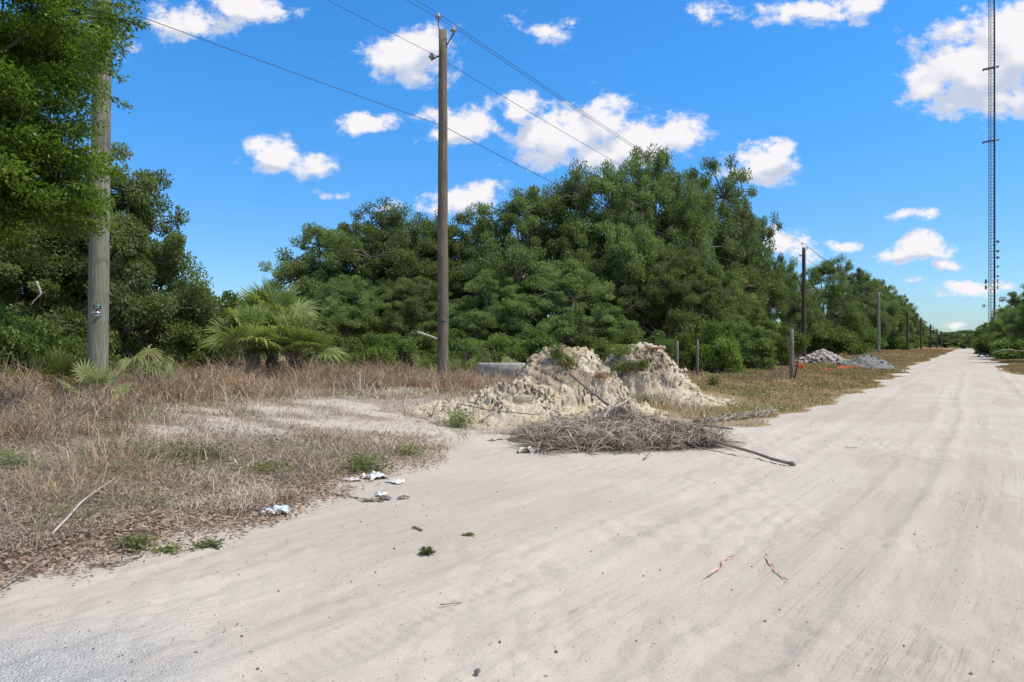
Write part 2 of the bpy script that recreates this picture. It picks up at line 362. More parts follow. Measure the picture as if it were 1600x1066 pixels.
# ground: one material, masks carried by the mesh (what lies where), fine detail from noise
def groundmat():
    m, t, b = newmat('sandy_ground')
    geo = t.n('ShaderNodeNewGeometry'); pos = geo.outputs['Position']
    def at(n): return t.n('ShaderNodeAttribute', attribute_name=n).outputs['Fac']
    veg, grv, meadow, dmp = at('veg'), at('gravel'), at('meadow'), at('damp')
    # sand
    mp = t.n('ShaderNodeMapping', vector_type='POINT'); t.put(mp.inputs[0], pos); mp.inputs['Rotation'].default_value = (0, 0, R(33.64)); 
    st = t.vm('MULTIPLY', mp.outputs[0], (1.6, .10, 1))
    cx = t.n('ShaderNodeCombineXYZ'); t.put(cx.inputs[0], t.m('MULTIPLY', at('lat'), 13)); t.put(cx.inputs[1], t.m('MULTIPLY', at('along'), .22))
    nst = t.noise(cx.outputs[0], 1, 7, .68)
    cx2 = t.n('ShaderNodeCombineXYZ'); t.put(cx2.inputs[0], t.m('MULTIPLY', at('lat'), 3.2)); t.put(cx2.inputs[1], t.m('MULTIPLY', at('along'), 13))
    tre = t.m('MULTIPLY', t.noise(cx2.outputs[0], 1, 2, .5), t.m('MULTIPLY', t.ss(nst, .5, .62), t.ss(t.noise(pos, .7, 2), .48, .6)))
    nb = t.noise(pos, .6, 4, .6); nf = t.noise(pos, 60, 4, .7); nm = t.noise(pos, 7, 5, .65)
    sand = t.mix(t.ss(nb, .3, .7), (.485, .43, .36), (.55, .495, .42))
    sand = t.mix(t.m('MULTIPLY', t.ss(nst, .50, .72), .28), sand, (.41, .36, .30))
    sand = t.mix(t.m('MULTIPLY', t.ss(nm, .55, .75), .3), sand, (.57, .525, .475))
    sand = t.mix(t.m('MULTIPLY', t.ss(nf, .52, .70), .42), sand, (.30, .26, .22))
    sand = t.mix(t.m('MULTIPLY', t.ss(t.noise(pos, 150, 2, .6), .55, .7), .35), sand, (.66, .62, .56))
    spk = t.n('ShaderNodeTexVoronoi'); spk.inputs['Scale'].default_value = 26; t.put(spk.inputs['Vector'], pos)
    spm = t.m('MULTIPLY', t.ss(spk.outputs['Distance'], .16, .07), t.ss(t.noise(pos, 3.1, 3), .50, .62))
    sand = t.mix(t.m('MULTIPLY', spm, .75), sand, (.15, .125, .10))
    sand = t.mix(dmp, sand, (.42, .365, .305))
    # gravel
    vo = t.n('ShaderNodeTexVoronoi'); vo.inputs['Scale'].default_value = 80; t.put(vo.inputs['Vector'], pos)
    grc = t.mix(t.n('ShaderNodeSeparateColor').outputs[0] if False else t.ss(vo.outputs['Distance'], .1, .6), (.60, .59, .56), (.40, .40, .385))
    grc = t.mix(t.m('MULTIPLY', t.ss(t.noise(pos, 23, 3), .5, .7), .5), grc, (.62, .61, .59))
    # thatch and soil under the plants
    n3 = t.noise(pos, 38, 6, .75); n4 = t.noise(pos, 2.2, 4, .6)
    th = t.mix(t.ss(n3, .38, .62), (.17, .125, .085), (.50, .40, .30))
    th = t.mix(t.m('MULTIPLY', t.ss(n4, .40, .62), .85), th, t.mix(t.ss(n3, .4, .6), (.28, .245, .21), (.57, .53, .47)))
    md = t.mix(t.ss(n3, .35, .65), (.18, .125, .06), (.38, .28, .145))
    md = t.mix(t.m('MULTIPLY', t.ss(t.noise(pos, .45, 3), .52, .68), .55), md, (.17, .175, .065))
    th = t.mix(meadow, th, md)
    edge_n = t.m('ADD', veg, t.m('ADD', t.m('MULTIPLY_ADD', nm, .7, -.35), t.m('MULTIPLY_ADD', n3, .5, -.25)))
    c = t.mix(grv, sand, grc)
    fr = t.noise(pos, 16, 6, .8)
    c = t.mix(t.ss(t.m('ADD', t.m('MULTIPLY_ADD', meadow, .22, edge_n), t.m('MULTIPLY_ADD', fr, 1.1, -.55)), .30, .66), c, th)
    t.put(b.inputs['Base Color'], c); b.inputs['Roughness'].default_value = .95
    b.inputs['Specular IOR Level'].default_value = .2
    hb = t.m('ADD', t.m('MULTIPLY', nf, .35), t.m('MULTIPLY', nm, .8))
    hb = t.m('ADD', hb, t.m('MULTIPLY', vo.outputs['Distance'], t.m('MULTIPLY', grv, .8)))
    hb = t.m('ADD', hb, t.m('MULTIPLY', n3, t.m('MULTIPLY', veg, 1.2)))
    hb = t.m('ADD', hb, t.m('ADD', t.m('MULTIPLY', nst, .42), t.m('MULTIPLY', tre, .30)))
    t.put(b.inputs['Normal'], t.bump(hb, .8, .022))
    return m
M['ground'] = groundmat()
def sandmat():
    m, t, b = newmat('pile_sand'); geo = t.n('ShaderNodeNewGeometry'); pos = geo.outputs['Position']
    cr = t.n('ShaderNodeAttribute', attribute_name='dark_tone').outputs['Fac']
    n1 = t.noise(pos, 2.5, 5, .6); n2 = t.noise(pos, 30, 5, .7)
    c = t.mix(t.ss(n1, .35, .65), (.55, .455, .315), (.71, .63, .48))
    c = t.mix(t.m('MULTIPLY', t.ss(n2, .45, .7), .4), c, (.40, .31, .21))
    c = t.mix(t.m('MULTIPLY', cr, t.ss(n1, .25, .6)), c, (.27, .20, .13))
    t.put(b.inputs['Base Color'], c); b.inputs['Roughness'].default_value = .95; b.inputs['Specular IOR Level'].default_value = .2
    t.put(b.inputs['Normal'], t.bump(t.m('ADD', n2, t.noise(pos, 9, 5, .6)), .9, .035))
    return m
M['psand'] = sandmat()

# ------------------------------------------------------------------ ground and road sheets
def track(v, c, w): return np.exp(-((v-c)/w)**2)
def detail_h(x, y, ins):
    u, v = uv(x, y)
    road = sst(.4, -.4, ins)
    z = (fbm(x, y, .9, 4, 21)-.5)*.035*(1-.55*road)
    z += (fbm(u*.15, v, .16, 4, 23, .6)-.5)*.020*road          # long drag marks along the road
    vc = v+.0065*np.clip(13-u, 0, 30)**2                    # wheel paths turning left near the camera
    wob = (fbm(u, u*0, 9, 2, 31)-.5)*.5
    for c, d in ((-1.9, .03), (-.35, .035), (1.25, .03), (.1, .02), (1.75, .025), (-2.6, .015)):
        q = vc-c-wob
        z -= d*.42*track(q, 0, .17)*road; z += d*.30*(track(q, .24, .08)+track(q, -.24, .08))*road
        z += .005*np.sin(u*2*math.pi/.085+q*14)*track(q, 0, .14)*road*sst(.35, .6, vn(u, v, 2.2, 40+int(c*10)))*np.clip((14-y)/6, 0, 1)
    z += ((worley(x, y, .11, 3)-.5)*-.016)*(1-road)
    z += (.5-worley(x+fbm(x, y, .3, 2, 2)*.1, y, .20, 8))*.03*sst(.48, .62, fbm(x, y, 1.1, 2, 9))*road
    return z
def sheet():
    rows = [0.9]
    while rows[-1] < 3000: rows.append(rows[-1]*(1.0058 if rows[-1] < 30 else 1.012 if rows[-1] < 120 else 1.05))
    rows = np.array(rows); cols = np.arange(-1.02, 1.0201, .0027)
    Y, K = np.meshgrid(rows, cols, indexing='ij'); X = K*(Y+1.2)
    ins = inside(X, Y)
    Z = base_h(X, Y)+detail_h(X, Y, ins)*np.clip(30/np.maximum(Y, 1), 0, 1)
    nr, nc = Y.shape
    u, v = uv(X, Y)
    # bare sandy places in the bank, judged by position
    patch = np.zeros_like(X)
    for (px, py, rx, ry) in ((250, 672, .8, .3), (500, 665, 1.2, .35), (600, 650, 1., .4), (300, 640, .8, .25), (440, 641, 1.1, .5), (545, 632, 1.0, .7), (335, 655, .7, .35), (620, 668, 1.8, .9), (390, 672, .9, .4), (480, 690, .9, .5), (760, 690, 1.3, .8), (760, 655, 1.3, 1.3), (870, 668, 1.7, 1.3), (1110, 660, .9, .35), (1190, 655, .8, .25), (700, 605, 1, 2), (1280, 563, 6, 4), (1245, 638, 1.2, .25)):
        c = G(px, py); patch = np.maximum(patch, np.exp(-(((X-c.x)/rx)**2+((Y-c.y)/ry)**2)))
    veg = sst(-.15, .45, ins)*(1-.62*sst(.2, .8, patch+(fbm(X, Y, .8, 5, 77, .65)-.5)*1.3))
    veg = veg*(.72+.5*fbm(X, Y, 1.3, 3, 88)); veg = np.clip(veg, 0, 1)
    meadow = sst(10, 15, u)*np.ones_like(X)
    g1 = G(60, 1040); grv = np.exp(-(((X-g1.x)/.85)**2+((Y-g1.y+.35)/.75)**2)**2)*sst(.2, .5, fbm(X, Y, .3, 3, 5)+.2)
    g2 = G(370, 673); grv = np.maximum(grv, .8*np.exp(-(((X-g2.x)/.9)**2+((Y-g2.y)/.35)**2)))
    lat = v+.0065*np.clip(13-u, 0, 30)**2
    dmp = .45*sst(.52, .66, fbm(u*.18, v, .8, 4, 65))*sst(.5, -.8, ins)
    V = np.stack([X, Y, Z], -1).reshape(-1, 3)
    idx = np.arange(nr*nc).reshape(nr, nc)
    Q = np.stack([idx[:-1, :-1], idx[:-1, 1:], idx[1:, 1:], idx[1:, :-1]], -1).reshape(-1, 4)
    cen = (ins[:-1, :-1]+ins[1:, 1:])*.5
    isroad = ((cen < 0) & (Y[:-1, :-1] < 900)).ravel()
    at = dict(veg=veg.ravel(), gravel=grv.ravel(), meadow=meadow.ravel(), damp=dmp.ravel(), lat=lat.ravel(), along=u.ravel())
    def sub(sel, name, extraV=None, extraQ=None):
        q = Q[sel]; used = np.unique(q); mp = np.zeros(len(V), np.int64); mp[used] = np.arange(len(used))
        vv = V[used]; qq = mp[q]; aa = {k: a[used] for k, a in at.items()}
        if extraV is not None:
            qq = np.concatenate([qq, extraQ+len(vv)]); vv = np.concatenate([vv, extraV])
            aa = {k: np.concatenate([a, np.full(len(extraV), 1. if k in ('veg', 'meadow') else 0.)]) for k, a in aa.items()}
        o = mesh_np(name, vv, qq, M['ground'], None, True, None, aa); return tag(o, kind='structure')
    # coarse land beside and behind the camera
    eV = []; eQ = []
    def quad(a, b, c, d):
        n = len(eV); eV.extend([a, b, c, d]); eQ.append((n, n+1, n+2, n+3))
    e0, eN = rows[0], rows[-1]; kx = 1.0181
    quad((-3000, -3000, -.02), (3000, -3000, -.02), (3000, e0, -.02), (-3000, e0, -.02))
    quad((-kx*(e0+1.2), e0, -.02), (-kx*(eN+1.2), eN, .3), (-3060, eN, .3), (-3000, e0, -.02))
    quad((kx*(e0+1.2), e0, -.02), (3000, e0, -.02), (3060, eN, .0), (kx*(eN+1.2), eN, .0))
    sub(~isroad, 'ground', np.array(eV, float), np.array(eQ))
    sub(isroad, 'sandy_road')
sheet()

# ------------------------------------------------------------------ sand piles
def sand_pile(name, humps, box, label, seed, res=.028, rough=1.0):
    x0, x1, y0, y1 = box
    xs = np.arange(x0, x1, res); ys = np.arange(y0, y1, res); X, Y = np.meshgrid(xs, ys)
    wx = X+(fbm(X, Y, .8, 3, seed)-.5)*.5; wy = Y+(fbm(X, Y, .8, 3, seed+9)-.5)*.5
    H = np.full(X.shape, 0.)
    for (cx, cy, rx, ry, hh, p) in humps:
        d = np.sqrt(((wx-cx)/rx)**2+((wy-cy)/ry)**2)
        e = hh*np.clip(1-d**p, -.5, 1); k = .10
        H = np.log(np.exp(H/k)+np.exp(np.clip(e, -1, 9)/k))*k
    H -= .07*math.log(2)
    env = sst(.02, .3, H)
    cl = fbm(X, Y, .55, 5, seed+3, .6)-.5
    ridg = 1-np.abs(fbm(X, Y, .42, 4, seed+5)-.5)*2
    lump = .5-worley(X+cl*.12, Y, .24, seed+1); lump2 = .5-worley(X+cl*.1, Y, .09, seed+2)
    sel = sst(.40, .62, fbm(X, Y, .9, 2, seed+7))
    H += env*rough*(.42*cl+.12*(ridg-.7)+.16*lump*sel+.075*lump2)
    pit = sst(.36, .12, worley(X+cl*.1, Y+ridg*.05, .17, seed+31))*sst(.42, .6, fbm(X, Y, .45, 2, seed+32)); H -= env*.08*pit
    H += env*(.05*(fbm(X, Y, .075, 3, seed+33, .7)-.5)+.035*sst(.30, .05, worley(X, Y, .07, seed+34)))
    # slumped scarps: terrace the height a little
    st = .22; q = H/st+(fbm(X, Y, .7, 3, seed+12)-.5)*1.2
    fr = q-np.floor(q); H += env*sel*st*.55*(sst(.25, .6, fr)-fr)
    Z = base_h(X, Y)-.05+H
    dark_tone = sst(.40, .52, fbm(X, Y, .9, 5, seed+20))*sst(.35, .7, H)*.75  # darker brown patches on the higher parts of the pile
    idx = np.arange(X.size).reshape(X.shape)
    Q = np.stack([idx[:-1, :-1], idx[:-1, 1:], idx[1:, 1:], idx[1:, :-1]], -1).reshape(-1, 4)
    keep = (H > .015); kq = (keep[:-1, :-1] | keep[1:, 1:] | keep[:-1, 1:] | keep[1:, :-1]).ravel(); Q = Q[kq]
    used = np.unique(Q); mp = np.zeros(X.size, np.int64); mp[used] = np.arange(len(used))
    e2 = env*sst(.1, .4, H)
    A, B_ = X+Z*1.9, Y-Z*1.3
    nA = fbm(A, B_, .20, 4, seed+41, .6)-.5; nB = fbm(B_+3, A, .17, 4, seed+43, .6)-.5
    hole = sst(.36, .16, worley(X+nB*.1, Z*1.25+Y*.45, .13, seed+45))*sst(.40, .55, fbm(A, B_, .5, 2, seed+46))
    cr2 = sst(.38, .10, worley(X+nA*.1, Z*1.3-Y*.4, .065, seed+47))
    Y2 = Y+e2*(-.24*nA+.10*hole-.022*cr2); X2 = X+e2*.16*nB; Z = Z-e2*.05*hole+e2*.03*nB
    V = np.stack([X2, Y2, Z], -1).reshape(-1, 3)[used]
    c = np.array([(x0+x1)/2, (y0+y1)/2, 0.]); c[2] = hz(c[0], c[1])
    o = mesh_np(name, V-c, mp[Q], M['psand'], None, True, None, dict(dark_tone=dark_tone.ravel()[used])); o.location = c
    tag(o, label, 'sand pile')
    # loose clods are part of the pile
    r = np.random.default_rng(seed); k = r.choice(len(V), 1300, p=None); g = Geo()
    ico = np.array([(1, 0, 0), (-1, 0, 0), (0, 1, 0), (0, -1, 0), (0, 0, 1), (0, 0, -1)], float)
    tri = np.array([(0, 2, 4), (2, 1, 4), (1, 3, 4), (3, 0, 4), (2, 0, 5), (1, 2, 5), (3, 1, 5), (0, 3, 5)])
    for i in k:
        s = r.uniform(.006, .026)*(1+1.6*(r.random() < .10)); g.add(V[i]-c+ico*s*r.uniform(.6, 1.3, (6, 1))+np.array([0, 0, s*.4]), None, tri)
    cl_o = g.build('clods', M['psand'], o)
    def top(x, y):
        j = int(np.clip((x-x0)/res, 0, len(xs)-1)); i = int(np.clip((y-y0)/res, 0, len(ys)-1)); return float(max(Z[i, j], hz(x, y)))
    return top
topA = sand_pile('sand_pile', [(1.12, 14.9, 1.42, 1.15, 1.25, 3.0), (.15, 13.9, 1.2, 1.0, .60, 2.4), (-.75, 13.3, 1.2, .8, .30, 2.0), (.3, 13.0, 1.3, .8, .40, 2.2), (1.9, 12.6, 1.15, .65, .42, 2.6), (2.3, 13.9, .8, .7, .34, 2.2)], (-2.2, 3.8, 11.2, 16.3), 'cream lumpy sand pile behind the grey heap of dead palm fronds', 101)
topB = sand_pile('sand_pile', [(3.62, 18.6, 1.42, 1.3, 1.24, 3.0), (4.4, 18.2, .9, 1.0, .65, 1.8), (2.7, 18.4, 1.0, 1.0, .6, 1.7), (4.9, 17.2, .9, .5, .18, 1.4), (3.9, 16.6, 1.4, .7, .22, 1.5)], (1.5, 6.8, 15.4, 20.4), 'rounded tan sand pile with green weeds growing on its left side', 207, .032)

# ------------------------------------------------------------------ trees
def gen_tree(seed, H=10., Rr=5., base=.18, nl=11, cl=14, lpc=260, ls=.19, cr=.62, low=.25, trunks=3, spread=1.0):
    r = np.random.default_rng(seed); T = Geo(); C = Geo()
    lobes = []
    for i in range(nl):
        a = i*2.399+r.uniform(-.4, .4); f = math.sqrt((i+.5)/nl)
        zt = low+(1-low)*(1-f**1.6*.75)*r.uniform(.72, 1.0)
        rad = Rr*f*.78*r.uniform(.85, 1.12)
        lr = Rr*.33*r.uniform(.75, 1.25)
        lobes.append(np.array([math.cos(a)*rad, math.sin(a)*rad, min(zt*H, H)-lr*.8]+[lr]))
    for i in range(int(nl*.55)):                     # lower skirts
        a = i*2.1+r.uniform(0, 1); lr = Rr*.27*r.uniform(.8, 1.2)
        lobes.append(np.array([math.cos(a)*Rr*.8, math.sin(a)*Rr*.8, H*r.uniform(low, .5), lr]))
    bases = [np.array([r.uniform(-.5, .5)*k*.6, r.uniform(-.5, .5)*k*.6, 0]) for k in range(trunks)]
    fork = [b+np.array([r.uniform(-.6, .6), r.uniform(-.6, .6), H*base*r.uniform(.8, 1.4)]) for b in bases]
    for b, f in zip(bases, fork):
        T.tube([b-np.array([0, 0, .3]), b+np.array([0, 0, .1]), (b+f)/2+r.normal(0, .08, 3), f], [H*.04, H*.032, H*.025, H*.022], 8)
    for L in lobes:
        c = L[:3]; lr = L[3]; k = r.integers(trunks); f0 = fork[k]
        mid = f0*.45+c*.55+np.array([0, 0, -H*.05])+r.normal(0, .25, 3)
        T.tube([f0-(f0-bases[k])*.1, f0*.8+mid*.2+r.normal(0, .1, 3), mid, c], [H*.019, H*.016, H*.010, H*.005], 6)
        n = cl
        dirs = unit(r.normal(0, 1, (n, 3))+np.array([0, 0, .35])); rr = lr*r.uniform(.3, 1.32, n)
        cc = c+dirs*rr[:, None]*np.array([1.15, 1.15, .85])
        for q in cc:
            T.tube([c, (c+q)/2+r.normal(0, .12, 3), q], [H*.005, H*.003, H*.0012], 4, cap=False)
        m = n*lpc; ci = np.repeat(np.arange(n), lpc)
        crr = (cr*r.uniform(.65, 1.3, n))[ci]
        off = r.normal(0, 1, (m, 3)); off = unit(off)*(r.random(m)**.5)[:, None]
        pos = cc[ci]+off*crr[:, None]*np.array([1, 1, .62])
        D = off+r.normal(0, .55, (m, 3))+np.array([0, 0, -.1]); N = r.normal(0, .75, (m, 3))+np.array([0, 0, .9])+off*.5
        tn = np.clip(r.uniform(.1, .9, n)[ci]*.55+r.uniform(0, .45, m), 0, 1)
        C.leaves(pos, D, N, ls*r.uniform(.6, 1.3, m), ls*.55*r.uniform(.7, 1.2, m), tn)
    zmx = max(np.max(v[:, 2]) for v in C.V)
    return T, C, zmx
def tree_proto(name, label, cat, seed, mat='oak', group=None, **k):
    T, C, zm = gen_tree(seed, **k)
    e = empty(name, (0, 0, 0), label, cat, group)
    T.build('trunk', M['bark'], e); C.build('crown', M[mat], e)
    e['_top'] = zm
    return e
def place(o, px, topy, d, wpx, R0, rz=0, sink=.1):
    x = (px-800)/F*d; z = hz(x, d)-sink; top = EYE+(HZ-topy)/F*d
    sc = (top-z)/o['_top']; sx = wpx/F*d/R0
    o.location = (x, d, z); o.scale = (sx, sx, sc); o.rotation_euler[2] = rz
    return o
OAK = [tree_proto('oak_tree', '', 'tree', 11+i*7, nl=12+i % 3, trunks=2+i % 3, cl=22, lpc=250, ls=.14, cr=.50, low=.22+.04*(i % 3), group='oaks of the grove behind the verge') for i in range(5)]
used = [False]*5
def oak(i, px, topy, d, wpx, label, rz=0., group=None, src=None, R0=5.0):
    s = OAK[i] if src is None else src
    if src is None and not used[i]: o = s; used[i] = True
    else: o = copy_tree(s)
    place(o, px, topy, d, wpx, R0, rz); o['label'] = label
    if group: o['group'] = group
    return o
oak(0, 515, 340, 42, 112, 'leftmost broad oak of the grove, its crown sloping down to the fan palm', .3)
oak(1, 592, 310, 44, 122, 'domed dark oak rising left of the brown utility pole', 1.2)
oak(2, 655, 330, 46, 100, 'narrow oak crown just left of the brown utility pole', 2.2)
oak(3, 735, 322, 45, 109, 'oak whose crown is crossed by the brown utility pole, with gaps of sky', .5)
oak(4, 818, 285, 43, 118, 'green oak standing right of the brown utility pole', 4.0)
oak(0, 895, 258, 44, 115, 'tall oak above the concrete block, left of the grove top', 2.6)
oak(1, 962, 248, 43, 105, 'tall oak beside the highest tree, above the cream sand pile', 4.4)
oak(2, 1022, 220, 47, 100, 'highest oak of the grove, its tip against the white cloud', .9)
oak(3, 1100, 245, 52, 95, 'tall open oak with a limb reaching right into the sky', 3.3)
oak(4, 1165, 305, 62, 62, 'rounded oak at the right end of the tall grove', 1.1)
oak(2, 1040, 385, 40, 100, 'pale leaved lower oak in front of the highest tree', 5.2)
oak(0, 1125, 415, 46, 84, 'low spreading oak behind the fallen orange netting', 1.9)
oak(3, 880, 400, 37, 102, 'lower oak with bare grey limbs behind the cream sand pile', 5.5)
oak(1, 770, 420, 38, 92, 'lower dark oak just right of the brown pole, behind the palmettos', 3.1)
oak(4, 640, 430, 38, 92, 'lower dark oak just left of the brown pole', 2.9)
oak(2, 545, 430, 37, 79, 'lower oak right behind the fan palm', 3.9)
# the row along the road
gr_row = 'oaks along the road beyond the grove'
oak(1, 1228, 400, 76, 56, 'oak directly behind the dark pole near the rubble heap', 2.0, gr_row)
oak(0, 1290, 396, 100, 58, 'rounded oak just right of the dark pole near the rubble heap', 3.6, gr_row)
oak(3, 1335, 410, 133, 48, 'oak between the dark pole and the thin grey pole', .4, gr_row)
oak(4, 1372, 432, 172, 38, 'oak directly behind the thin grey pole', 5.0, gr_row)
oak(2, 1402, 458, 222, 28, 'oak with a ragged top just right of the thin grey pole', 1.4, gr_row)
oak(0, 1430, 493, 300, 24, 'small looking oak behind the first of the far dark poles', .4, gr_row)
oak(1, 1452, 509, 420, 22, 'distant oak behind the second and third of the far dark poles', 2.4, gr_row)
oak(3, 1478, 518, 420, 38, 'distant oak where the row of far poles ends', 4.1, gr_row)
oak(4, 1505, 515, 430, 45, 'rounded distant tree at the very end of the road', 3.0, gr_row)
oak(2, 1532, 520, 400, 38, 'distant tree right of the end of the road', 3.0, gr_row)
oak(1, 1354, 425, 150, 42, 'oak just left of the thin grey pole', 3.3, gr_row)
oak(3, 1388, 447, 195, 32, 'narrow oak just right of the thin grey pole, before the far dark poles', 2.3, gr_row)
oak(1, 1414, 478, 262, 26, 'oak peeking out left of the tallest far dark pole', 5.3, gr_row)
gr_r = 'trees on the right side of the road'
oak(1, 1616, 440, 78, 54, 'nearest large oak right of the road at the picture edge', 1.0, gr_r)
oak(0, 1574, 478, 98, 34, 'dark oak on the right hiding the foot of the mast', 5.0, gr_r)
oak(4, 1640, 430, 60, 60, 'partly cut off oak at the right picture edge', 2.0, gr_r)
oak(2, 1594, 468, 120, 38, 'rounded oak right of the mast, between the two nearest right hand oaks', 3.0, gr_r)
oak(3, 1545, 503, 150, 34, 'smaller oak on the right nearest the end of the road', 2.0, gr_r)

bush(1, 1562, 500, 92, 34, 'low bush at the foot of the dark right hand oak', 1.9) if False else None
# far wood behind the grove, seen through its gaps
g = Geo(); r = np.random.default_rng(99)
n = 200; cu = np.concatenate([r.uniform(-35, 190, 60), r.uniform(150, 700, 90), r.uniform(110, 700, 50)]); cv = np.concatenate([-r.uniform(50, 66, 60), -r.uniform(20, 70, 90), r.uniform(16, 60, 50)]); X0, Y0 = xy(cu, cv)
kp = (Y0 > 52); X0, Y0 = X0[kp], Y0[kp]
xe, ye = xy(r.uniform(620, 760, 70), r.uniform(-60, 60, 70)); X0, Y0 = np.concatenate([X0, xe]), np.concatenate([Y0, ye])
for x, y in zip(X0, Y0):
    k = 480; rad = r.uniform(2.6, 4.2); off = unit(r.normal(0, 1, (k, 3)))*(r.random(k)**.4)[:, None]*rad*np.array([1.2, 1.2, 1])
    g.leaves(np.array([x, y, r.uniform(2., 4)])+off, r.normal(0, 1, (k, 3)), r.normal(0, 1, (k, 3))+np.array([0, 0, .6]), .9, .5, r.uniform(0, .6, k))
tag(g.build('woods', M['oak']), 'dark far wood glimpsed through the grove', kind='stuff')

# left hand trees
TL = tree_proto('oak_tree', 'dark leafy oak behind the grey pole at the left edge', 'tree', 71, H=7., Rr=3.0, base=.15, nl=14, cl=16, lpc=420, ls=.105, cr=.42, low=.12, trunks=3)
place(TL, 182, 216, 19.2, 128, 3.0, .5)
TL2 = copy_tree(TL); place(TL2, 30, 290, 19, 170, 3.0, 2.2); TL2['label'] = 'broad dark tree at the left edge, behind the overhanging branches'
# near oak overhanging from the left: trunk outside the picture
def near_oak():
    r = np.random.default_rng(5); T = Geo(); C = Geo()
    b = np.array([-9.6, 9.5, 0.]); b[2] = hz(b[0], b[1])
    e = empty('oak_tree', b, 'near oak overhanging from the top left corner, its leaves crossing the grey pole', 'tree')
    fork = np.array([.4, 0, 2.6]); T.tube([(0, 0, -.2), (0, 0, .3), (.15, 0, 1.5), fork], [.34, .28, .24, .2], 10)
    ends = []
    spots = [(-60, -80, 9.5), (60, -40, 9), (130, -20, 9.4), (30, 40, 9.2), (110, 30, 9.0), (140, 70, 12.3), (-40, 100, 9.5), (50, 110, 9), (110, 105, 9.8), (150, 125, 12.4),
             (-60, 200, 9.4), (20, 190, 9), (85, 200, 9.3), (20, 270, 9.3), (80, 265, 8.8), (120, 250, 9.2), (115, 320, 9.1), (50, 325, 9.2), (-40, 310, 9.3), (90, 170, 8.7), (10, 140, 8.6), (60, 300, 8.8), (-20, 240, 8.7), (110, 215, 9), (10, 60, 10), (-90, 20, 9.5), (100, 70, 10.2), (20, -70, 10)]
    for (px, py, d) in spots:
        px -= 66 if py > 140 else 38 if py > 90 else 30; c = np.array(P(px, py, d))-b; L = np.linalg.norm(c-fork)
        mid = (fork+c)/2+np.array([0, 0, .35])+r.normal(0, .15, 3)
        T.tube([fork, fork*.6+mid*.4+r.normal(0, .05, 3), mid, c], [.08, .06, .04, .018], 6, cap=False)
        n = 14
        cc = c+r.normal(0, 1, (n, 3))*np.array([.30, .42, .26])
        for q in cc: T.tube([c, (c+q)/2+r.normal(0, .05, 3), q], [.012, .007, .003], 4, cap=False)
        lpc = 340; m = n*lpc; ci = np.repeat(np.arange(n), lpc)
        off = unit(r.normal(0, 1, (m, 3)))*(r.random(m)**.55)[:, None]*.27*np.array([1.15, 1.15, .6])
        pos = cc[ci]+off
        D = off*3+r.normal(0, .5, (m, 3))+np.array([.2, 0, -.1]); N = r.normal(0, .7, (m, 3))+np.array([0, 0, 1.])
        tn = np.clip(r.uniform(0, 1, n)[ci]*.55+r.uniform(0, .45, m), 0, 1)
        C.leaves(pos, D, N,   .068*r.uniform(.6, 1.25, m), .029*r.uniform(.7, 1.3, m), tn, .06)
    # thin sprigs reaching over the sky
    for (px0, py0, px1, py1) in ((165, 20, 222, 42), (165, 35, 232, 38), (165, 100, 198, 128), (150, 140, 206, 168), (170, 10, 218, 14), (120, 290, 160, 300), (60, 20, 90, 60), (100, 340, 172, 352)):
        a = np.array(P(px0-25, py0-6, 9.1))-b; q = np.array(P(px1, py1, 9.0))-b; T.tube([a, (a+q)/2+np.array([0, 0, .03]), q], [.008, .006, .002], 4)
        m = 110; tt = r.uniform(.1, 1, m)[:, None]; pos = a+(q-a)*tt+r.normal(0, .028, (m, 3)); D = (q-a)[None]*.8+r.normal(0, .35, (m, 3))
        C.leaves(pos, D, r.normal(0, .6, (m, 3))+np.array([0, 0, 1.]), .062, .026, r.uniform(.2, 1, m), .06)
    T.build('trunk', M['bark'], e); C.build('crown', M['near'], e)
near_oak()

# bushes
BUSH = [tree_proto('bush', '', 'bush', 300+i, mat='bush' if i else 'lime', H=2., Rr=1.2, base=.08, nl=8, cl=9, lpc=150, ls=.11, cr=.30, low=.1, trunks=3, group='bushes under the grove') for i in range(3)]
bused = [False]*3
def bush(i, px, topy, d, wpx, label, rz=0., group=None):
    if not bused[i]: o = BUSH[i]; bused[i] = True
    else: o = copy_tree(BUSH[i])
    place(o, px, topy, d, wpx, 1.2, rz, .05); o['label'] = label
    if group: o['group'] = group
bush(1, 300, 443, 24, 62, 'green bush filling the gap between the left oak and the fan palm', .3)
bush(2, 345, 450, 30, 60, 'dark rounded bush behind the left side of the fan palm', 1.3)
bush(1, 250, 470, 21, 55, 'bush right behind the drooping palm, right of the grey pole', 2.3)
bush(0, 300, 500, 19, 45, 'bright green low bush left of the fan palm', 2.3)
bush(2, 520, 505, 27, 50, 'bush at the right foot of the fan palm', 2.0)
bush(0, 590, 515, 25, 38, 'yellow green bush at the foot of the oaks left of the brown pole', 4.0)
bush(1, 655, 517, 30, 45, 'dark bush just left of the brown pole', 3.0)
bush(2, 700, 512, 33, 50, 'bush hidden half by the brown pole', 1.0)
bush(1, 780, 517, 32, 50, 'bush above the pale concrete block', 5.0)
bush(2, 850, 515, 32, 52, 'tall bush directly behind the peak of the cream sand pile', 4.2)
bush(1, 925, 518, 30, 42, 'bush in the dip between the two sand piles', .8)
bush(0, 985, 512, 27, 34, 'bright green bush behind the rounded sand pile', 1.8)
bush(0, 1035, 527, 23, 22, 'small bright shrub at the right shoulder of the rounded sand pile', 2.9)
bush(0, 1118, 495, 30, 40, 'light green broad leaved bush behind the fence posts', 3.9)
bush(2, 1165, 512, 33, 45, 'dark bush left of the weathered wooden post', .2)
bush(1, 1205, 495, 58, 46, 'bush right behind the weathered wooden post', 5.2)
